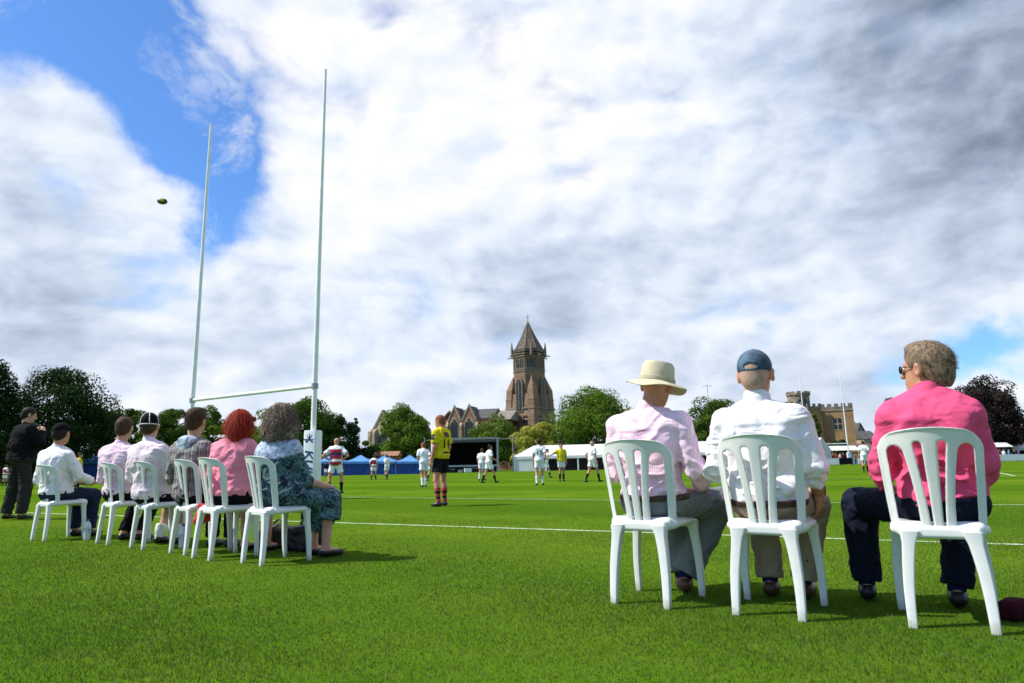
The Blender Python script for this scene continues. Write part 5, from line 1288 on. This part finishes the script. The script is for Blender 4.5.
person('seated man in pale pink shirt with short brown hair, black trousers', GLF, o, a+24, J, .010, 'fair', ('short', 'brown'), dict(m=C_['pale'], sleeve=1.9, hem=-.02, fold=.008, collar=1.0), dict(m=C_['black'], waist=.03), None, dict(m=C_['shoeb']), 1.06, 1.12, seed=22)
PIPE = mat('white_piping', (.72, .70, .66), .7)
def l3x(t, J, rng):
    H = head_frame(J); k = J['s']*1.03; T = lambda x, y, z: J['head']+H@(V(x, y, z)*k); s = SDF(); s.ell(T(0, -.018, .045), V(.088, .110, .100)*k, 0, H); s.clip(T(0, -.016, .005), H@V(0, -.10, -1)); c = [s.build(.008)]
    cp = sobj('cap', c[0], BLKCAP, t); mb = MB()
    for q in (0, math.pi/3, 2*math.pi/3): mb.tube([tuple(T(.0895*math.sin(e)*math.cos(q), -.018+.1115*math.sin(e)*math.sin(q), .045+.1015*math.cos(e))) for e in np.linspace(-1.75, 1.75, 25)], .0048, 6)
    mb.tube([tuple(T(.0895*math.sin(q), -.018+.1115*math.cos(q), .016-.008*math.cos(q))) for q in np.linspace(0, 2*math.pi, 33)], .006, 6); mb.build('piping', PIPE, cp)
o, a = chair_frame('L3')
J = seated(lean=.0, x=-.08, y=-.06, hz=1.20, head=(-.12, -.10, 1.235), neck=(-.09, -.12, 1.055), tilt=-.05, yaw=R(22))
J.update(anL=(-.20, .20, .085), anR=(.02, .20, .085), toL=(-.21, .36, .035), toR=(.03, .36, .035), shL=(-.27, -.13, .975), shR=(.10, -.13, .975), elL=(-.34, -.09, .71), elR=(.17, -.06, .72))
person('seated person in dark cap with white piping, pale shirt, shorts and white socks', GLF, o, a+22, J, .010, 'fair', ('short', 'brown'), dict(m=C_['palest'], sleeve=1.9, hem=-.055, inf=.027, fold=.007, collar=1.5), dict(m=C_['black'], upto=.95, waist=-.01, name='shorts', wide=.02), dict(m=C_['sockw'], frm=1.72), dict(m=C_['shoeb']), 1.04, 1.1, extra=l3x, seed=23)
def l4x(t, J, rng):
    s = SDF(); n = J['neck']; s.cone(n+V(-.11, .02, -.03), n+V(-.05, -.075, .0), .034, .042, .03).cone(n+V(.10, .02, -.03), n+V(.04, -.075, .0), .034, .042, .03).cone(n+V(-.05, -.075, .0), n+V(.04, -.075, .0), .042, .042, .03).ell(n+V(-.03, -.088, -.055), (.10, .036, .065), .04); sobj('hood', s.build(.009, folds(.008, (14, 14, 14), 4.)), C_['hoods'], t)
o, a = chair_frame('L4')
J = seated(lean=.10, x=-.09, y=-.05, head=(-.09, -.05, 1.245), neck=(-.09, -.07, 1.055), shL=(-.28, -.09, .975), shR=(.10, -.09, .975), yaw=R(12), elR=(.17, .0, .74), wrR=(.03, .25, .66))
person('seated boy in grey plaid shirt with pale blue hood and brown hair', GLF, o, a+18, J, .010, 'fair', ('full', 'brown'), dict(m=C_['plaid'], sleeve=1.9, hem=-.08, fold=.008), dict(m=C_['black'], waist=.0), None, dict(m=C_['shoeb']), 1.02, 1.05, extra=l4x, seed=24)
o, a = chair_frame('L5')
J = seated(lean=.12, x=.02, y=.03, head=(.03, .10, 1.185), neck=(.02, .06, 1.03), shL=(-.15, .03, .96), shR=(.19, .03, .96), yaw=R(18), pitch=-.15, elL=(-.22, .08, .72), elR=(.24, .10, .72), wrL=(-.1, .33, .64), wrR=(.12, .33, .64))
person('seated woman with bright red hair and rose pink blouse', GLF, o, a+26, J, .010, 'fair', ('bob', 'red'), dict(m=C_['rose'], sleeve=1.75, hem=-.03, fold=.009, name='blouse'), dict(m=C_['black'], waist=.06, name='skirt', upto=1.25, wide=.03), None, dict(m=C_['shoeb'], top=-.03), 1.06, 1.1, bust=.9, seed=25, hips=1.05)
LACE = mat('pale_blue_lace', (.44, .52, .66), .85, .25, 40)
def l6x(t, J, rng):
    s = SDF(); add_torso(s, J, 1.05, .030, 1.12, 0, 1.12); s.clip(J['neck']+V(0, 0, -.15), (0, 0.25, -1)); s.clip(V(J['pel'][0]+.05, 0, 0), (1, .45, -.35)); sobj('lace_yoke', s.build(.009, folds(.005, (14, 14, 14), 9.)), LACE, t)
o, a = chair_frame('L6')
J = seated(twist=24, lean=.06, x=.01, y=.02, head=(.0, .02, 1.19), neck=(.0, .0, 1.02), shL=(-.14, -.01, .895), shR=(.13, -.01, .895), yaw=R(16), pitch=-.05, elL=(-.19, .10, .68), elR=(.205, .09, .655), wrL=(.0, .36, .62), wrR=(.20, .37, .60), knL=(-.03, .40, .50), knR=(.17, .40, .49), anL=(-.02, .40, .085), anR=(.18, .38, .085), toL=(-.02, .56, .035), toR=(.19, .55, .035))
person('seated woman with big curly grey hair in dark teal patterned dress', GLF, o, a+4, J, .009, 'fair', ('curls', 'curly'), dict(m=C_['dress'], sleeve=1.18, hem=-.06, fold=.008, name='dress', wide=.012, loose=.004), dict(m=C_['dress'], upto=1.42, waist=.1, wide=.05, name='dress_skirt', fold=.009, more=[((.02, .0, .52), (.07, .36, .50), .09, .08, .05), ((.0, .36, .48), (.14, .37, .48), .09, .09, .06), ((.07, .38, .47), (.08, .39, .32), .10, .11, .05)]), None, dict(m=C_['shoeb'], top=-.022), 1.04, 1.12, bust=1.0, hips=1.12, extra=l6x, seed=26, arms_fat=1.06, hands={'R': dict(d=(-.25, .9, -.25), n=(0, 0, -1), curl=.4), 'L': dict(d=(.5, .8, -.2), n=(0, 0, -1))})
# ---- standing figures
def standing(x=0., s=1., stride=.0, spread=.11, arms='down', lean=.0, yaw=0., pitch=0., bend=.0, twist=0.):
    J = dict(pel=(0, 0, .98), neck=(0, lean, 1.50), head=(0, .03+lean*1.15, 1.665), shL=(-.185, -.01+lean, 1.43), shR=(.185, -.01+lean, 1.43), hipL=(-.09, 0, .93), hipR=(.09, 0, .93),
             knL=(-spread, -stride*.40+.03+bend, .50), knR=(spread, stride*.55+.03+bend*.4, .50), anL=(-spread-.01, -stride-.02, .085+.16*bend), anR=(spread+.01, stride-.02, .085), yaw=yaw, pitch=pitch, s=1.)
    J['toL'] = (J['anL'][0]-.02, J['anL'][1]+.16, .035); J['toR'] = (J['anR'][0]+.03, J['anR'][1]+.16, .035)
    A = {'down': ((-.235, -.02+lean*.6, 1.15), (-.24, .05+lean*.3, .90)), 'hips': ((-.40, -.10, 1.20), (-.19, .03, 1.06)), 'swing': ((-.24, -.14, 1.17), (-.22, -.03, .95)), 'run': ((-.23, -.16, 1.18), (-.16, .06, 1.10)), 'fwd': ((-.24, .06, 1.16), (-.17, .26, 1.08)), 'out': ((-.40, .03, 1.30), (-.62, .08, 1.20)), 'face': ((-.31, .10, 1.20), (-.12, .22, 1.40))}
    l, r = arms if isinstance(arms, tuple) else (arms, arms)
    J['elL'], J['wrL'] = A[l]; e, w_ = A[r]; J['elR'] = (-e[0], e[1], e[2]); J['wrR'] = (-w_[0], w_[1], w_[2])
    if s != 1:
        for k, v in list(J.items()):
            if isinstance(v, tuple): J[k] = tuple(q*s for q in v)
        J['s'] = s
    return J
def at_feet(px, py): return gnd(px, py)
t_ = gnd(14, 520)
J = standing(1., 1.10, .03, .15, ('face', 'face'), .02, R(-20), -.25); person('standing man all in black with dark hair at the left edge', None, t_, 62, J, .011, 'fair', ('short', 'dark'), dict(m=cloth('black_jumper', (.008, .008, .009)), sleeve=1.9, hem=-.06, fold=.007, collar=1.0), dict(m=C_['dkgrey'], waist=.0, wide=.03, fold=.009), None, dict(m=C_['shoeb']), 1.34, 1.3, seed=31, arms_fat=1.3)
GP = 'rugby players out on the pitch'
KIT = lambda top, sh, so, **k: dict(shirt=dict(m=top, sleeve=.72, hem=-.06, inf=.031, fold=.007, wide=.016, loose=.006), pants=dict(m=sh, upto=.62, wide=.022, name='shorts', waist=.04), socks=dict(m=so, frm=1.35), shoes=dict(m=C_['shoeb'], r=.045), **k)
def player(label, px, py, face, J, skin_, hair, top, sh, so, h=.016, g=1.0, seed=40, belly=1., **k):
    return person(label, GP, at_feet(px, py), face, J, h, skin_, hair, g=g, belly=belly, seed=seed, **KIT(top, sh, so), **k)
# yellow shirted player nearest to the camera
J = standing(stride=.05, spread=.15, arms=('down', 'down'), yaw=R(15), pitch=-.15)
p, top = player('player in yellow shirt and black shorts with striped socks, standing nearest', 441, 506.3, 148, J, 'ruddy', ('short', 'ginger'), C_['kity'], C_['kitb'], C_['sockbr'], .010, 1.0, 41)
BLK = mat('black_print', (.015, .014, .014), .7)
drape(top, text_mesh('14', .25, .001), top, BLK, 'number', lambda q: (q[0], -.5, 1.21+q[1])); drape(top, grid_quad(.15, .10), top, mat('dark_red_panel', (.12, .03, .02), .7), 'panel', lambda q: (q[0], -.5, 1.40+q[1])); drape(top, grid_quad(.20, .035), top, BLK, 'stripe', lambda q: (q[0], -.5, 1.045+q[1]))
drape(top, grid_quad(.09, .11), top, BLK, 'sleeve_patch', lambda q: (-.7, q[0]-.01, 1.35+q[1]), (1, 0, 0))
J = standing(s=1.0, stride=.02, spread=.19, arms='hips', lean=.03, pitch=-.05)
p, top = player('bald player in red and white hooped shirt standing with hands on hips', 335, 493.5, 95, J, 'ruddy', None, C_['hoops'], C_['kitw'], C_['sockbk'], .013, 1.08, 42, 1.08)
drape(top, text_mesh('RUGBY', .07, .001), top, mat('white_print', (.75, .76, .8), .7), 'lettering', lambda q: (q[0], -.5, 1.265+q[1])) if False else None
drape(p, grid_quad(.24, .13), [c for c in p.children if c.name.startswith('shorts')][0], mat('red_panel', (.42, .035, .045), .8), 'shorts_panel', lambda q: (q[0], -.5, .955+q[1]))
J = standing(stride=.12, arms=('swing', 'down'), lean=.03); player('distant player in red hooped shirt walking in front of the blue gazebos', 373.5, 480, 80, J, 'fair', ('short', 'brown'), C_['hoops'], C_['kitw'], C_['sockbk'], .02, seed=43)
J = standing(stride=.20, arms='run', lean=.06, bend=.1); player('distant player all in white running in front of the blue gazebos', 387, 479.5, 130, J, 'fair', ('short', 'dark'), C_['kitw'], C_['kitw'], C_['sockn'], .02, seed=44)
J = standing(stride=.16, arms=('fwd', 'swing'), lean=.10, yaw=R(20), pitch=-.3); player('player in white with white socks walking left of the yellow shirt', 424, 487, 115, J, 'ruddy', ('short', 'ginger'), C_['kitw'], C_['kitw'], C_['sockw'], .015, seed=45)
J = standing(stride=.22, arms='run', lean=.16, pitch=-.2); player('stooping player in white half hidden behind the yellow shirt', 431.5, 481, 60, J, 'fair', ('short', 'brown'), C_['kitw'], C_['kitw'], C_['sockn'], .02, seed=46)
J = standing(stride=.10, arms='down', lean=.02); player('smaller player in white close behind the walking white player', 482, 480.5, 70, J, 'fair', ('short', 'brown'), C_['kitw'], C_['kitw'], C_['sockw'], .02, seed=47)
J = standing(stride=.30, arms=('swing', 'fwd'), lean=.05); player('player in white kit and black socks striding right in front of the stage', 489, 483, 25, J, 'tan', ('short', 'dark'), C_['kitw'], C_['kitw'], C_['sockbk'], .015, seed=48)
J = standing(stride=.10, arms=('down', 'swing'), lean=.02); p, top = player('player in white seen from behind with number 15', 540, 485.3, 88, J, 'fair', ('short', 'dark'), C_['kitw'], C_['kitw'], C_['sockw'], .014, seed=49)
drape(top, text_mesh('15', .27, .001), top, NAVY, 'number', lambda q: (q[0], -.5, 1.26+q[1]))
J = standing(stride=.26, arms='run', lean=.1); player('player in white running just behind the number 15', 546, 478, 20, J, 'fair', ('short', 'brown'), C_['kitw'], C_['kitw'], C_['sockn'], .02, seed=50)
J = standing(stride=.04, spread=.09, arms=('down', 'out')); player('player in yellow bib and white shorts holding one arm out', 562, 481.3, 280, J, 'tan', ('short', 'brown'), C_['kity'], C_['kitw'], C_['sockbk'], .015, seed=51)
J = standing(stride=.30, arms=('swing', 'down'), lean=.02, yaw=R(10)); player('player in white with black socks striding before the marquee', 593, 482, 35, J, 'ruddy', ('stubble', 'white'), C_['kitw'], C_['kitw'], C_['sockbk'], .015, seed=52)
J = standing(stride=.12, arms=('down', 'swing')); p, top = player('player in white between the blue cap man and the hot pink man', 866, 472.5, 75, J, 'tan', ('short', 'brown'), C_['kitw'], C_['kitw'], C_['sockbk'], .018, seed=53)
drape(top, text_mesh('10', .26, .001), top, NAVY, 'number', lambda q: (q[0], -.5, 1.26+q[1])) if False else None
J = standing(stride=.08, arms='down'); player('player in red hooped shirt at the left edge beyond the man in black', 4, 486, 70, J, 'fair', ('short', 'brown'), C_['hoops'], C_['kitw'], C_['sockbk'], .018, seed=54)
J = standing(stride=.05, arms='down', yaw=R(-30)); player('person in yellow shirt standing beyond the black capped man', 76, 492, 40, J, 'tan', ('short', 'dark'), C_['kity'], C_['kitb'], C_['sockbk'], .016, seed=55)
J = standing(stride=.05, arms='down', s=.98); player('man in pale blue shirt beyond the hip of the man in black', 46, 490, 60, J, 'fair', ('short', 'brown'), C_['blue'], C_['kitb'], C_['sockbk'], .018, seed=56)
J = standing(stride=.05, arms='down', s=1.0); player('player in maroon shirt glimpsed between the cap wearer and the plaid shirt', 182, 492, 60, J, 'fair', ('short', 'dark'), C_['maroon'], C_['kitw'], C_['sockbk'], .018, seed=57)
J = standing(stride=.03, arms='down', s=1.0); person('dark clothed man standing in front of a blue gazebo by the padded post', None, at(326, 468, 88.)*V(1, 1, 0), 250, J, .022, 'fair', ('short', 'brown'), dict(m=BLKCAP, sleeve=1.9, hem=-.05, fold=.005), dict(m=C_['kitw'], waist=.0, upto=.9), None, dict(m=C_['shoeb']), seed=58)
# ---- distant crowd behind the boards: one model per posture, copied with its own clothes
GCR = 'distant spectators behind the boards'
proto = []
for i, (ar, sd) in enumerate((('down', 61), (('fwd', 'down'), 62), (('face', 'down'), 63))):
    J = standing(stride=.03, arms=ar); p, top = person('x', GCR, (0, 0, 0), 270, J, .026, 'fair', ('short', 'brown'), dict(m=C_['white'], sleeve=1.5, hem=-.05, fold=.005), dict(m=C_['black'], waist=.0), None, dict(m=C_['shoeb']), seed=sd); proto.append(p)
TOPS = [('white', 'white'), ('navy', 'navy'), ('red', 'red'), ('blue', 'sky blue'), ('teal', 'teal'), ('cream', 'cream'), ('black', 'black'), ('pale', 'pale pink'), ('orange', 'orange'), ('purple', 'purple'), ('green', 'green'), ('brownc', 'brown'), ('maroon', 'maroon'), ('grey', 'grey')]
SPOTS = [(814, 101.5, 'between the white tent and the far goal'), (818.5, 102.5, ''), (822, 100.8, ''), (826, 102, ''), (829.5, 101, ''), (833, 103, ''), (836.5, 101, ''), (840.5, 102, ''), (843.5, 100.6, ''), (851.5, 101, ''), (855.5, 102.4, ''), (859, 101, ''), (872, 102, ''),
         (982, 103, 'x'), (987, 102, 'x'), (991, 104, 'x'), (995.5, 102, 'x'), (1000, 103, 'x'), (1005, 102, 'x'), (1010, 104, 'x'), (1015, 102, 'x'), (1020, 103, 'x')]
used = set()
for i, (px, Y, w_) in enumerate(SPOTS):
    q = proto[i % 3]; c = q if i < 3 else copy_tree(q); right = w_ == 'x'
    top_i = (i*5) % 14 if not right else (i*3+2) % 14
    pos = at(px, 460, Y); c.location = (float(pos[0]), Y, 0); c.rotation_euler = (0, 0, R(170+(i*47) % 60)); sc_ = .94+.02*(i % 5); c.scale = (sc_, sc_, sc_)
    c['label'] = f'distant spectator in {TOPS[top_i][1]} top ' + ('below the copper beech at the far right' if right else 'by the far goal near the castle building')
    for ch in c.children:
        if ch.name.startswith('shirt'):
            if i >= 3: ch.data = ch.data.copy()
            ch.data.materials.clear(); ch.data.materials.append(C_[TOPS[top_i][0]])

# ------------------------------------------------------------------ small things on the grass
def bottle(label, px, py):
    p = gnd(px, py); t = thing('water_bottle', label, 'bottle', p)
    pl = mat('clear_plastic', (.62, .68, .68), .15, .05, 5, spec=.6)
    MB().lathe([(.001, 0), (.033, .002), (.036, .012), (.034, .05), (.036, .075), (.036, .15), (.028, .185), (.014, .205), (.013, .215), (.001, .215)], 20).build('bottle_body', pl, t, True)
    MB().lathe([(.001, .2155), (.0155, .2155), (.0155, .236), (.001, .238)], 16).build('lid', mat('blue_lid', (.05, .10, .30), .4), t, True); MB().lathe([(.0365, .08), (.0368, .08), (.0368, .14), (.0365, .14)], 20).build('wrapper', mat('pale_wrapper', (.55, .62, .70), .5, .3, 40), t)
bottle('plastic water bottle on the grass by the black capped man', 86.5, 540); bottle('plastic water bottle on the grass by the chair of the plaid shirt', 182, 548)
def soft_bag(label, p, rz, m, size, cat='bag', strap=True):
    t = thing('bag', label, cat, p, rz); a, b, c = size; s = SDF(); s.box((0, 0, c*.46), (a*.72, b*.6, c*.26), c*.2, .02); s.ell((a*.2, 0, c*.62), (a*.6, b*.8, c*.38), .05); s.clip((0, 0, .004), (0, 0, -1)); sobj('bag_body', s.build(.011, folds(.014, (9, 9, 9), 3.)), m, t)
    if strap: MB().tube([(-a*.5, 0, c*.8), (-a*.45, .02, c*1.1), (0, .03, c*1.22), (a*.45, .02, c*1.12), (a*.5, 0, c*.8)], .011, 8).build('strap', m, t, True)
soft_bag('black bag on the grass under the curly haired woman', gnd(289, 553)+V(.10, .18, 0), R(-30), mat('black_nylon', (.010, .010, .014), .55, .2, 8), (.20, .12, .24))
soft_bag('dark brown bag beside the feet of the red haired woman', gnd(252, 552)+V(.1, .35, 0), R(-40), mat('dark_brown_nylon', (.025, .016, .012), .6, .2, 8), (.16, .10, .22))
soft_bag('crumpled maroon jacket on the grass at the right edge', gnd(1016, 619), R(20), mat('dark_maroon', (.045, .004, .010), .9, .1, spec=.1), (.075, .06, .07), 'jacket', False)
p = chair_frame('L5'); rr_ = rotz3(R(p[1]-90)); q = p[0]+rr_@V(-.20, -.13, .45)
s = SDF(); s.cone((0, 0, .0), (.01, -.015, -.13), .022, .045, .02).cone((.0, .05, .0), (.0, .06, -.10), .02, .035, .03)
o = sobj('red_scarf', s.build(.008, folds(.012, (16, 16, 8), 6.)), C_['red'], None); o.location = [float(x) for x in q]; o.rotation_euler = (0, 0, R(p[1]-90)); tag(o, 'red cloth hanging at the side of the red haired woman', 'cloth')
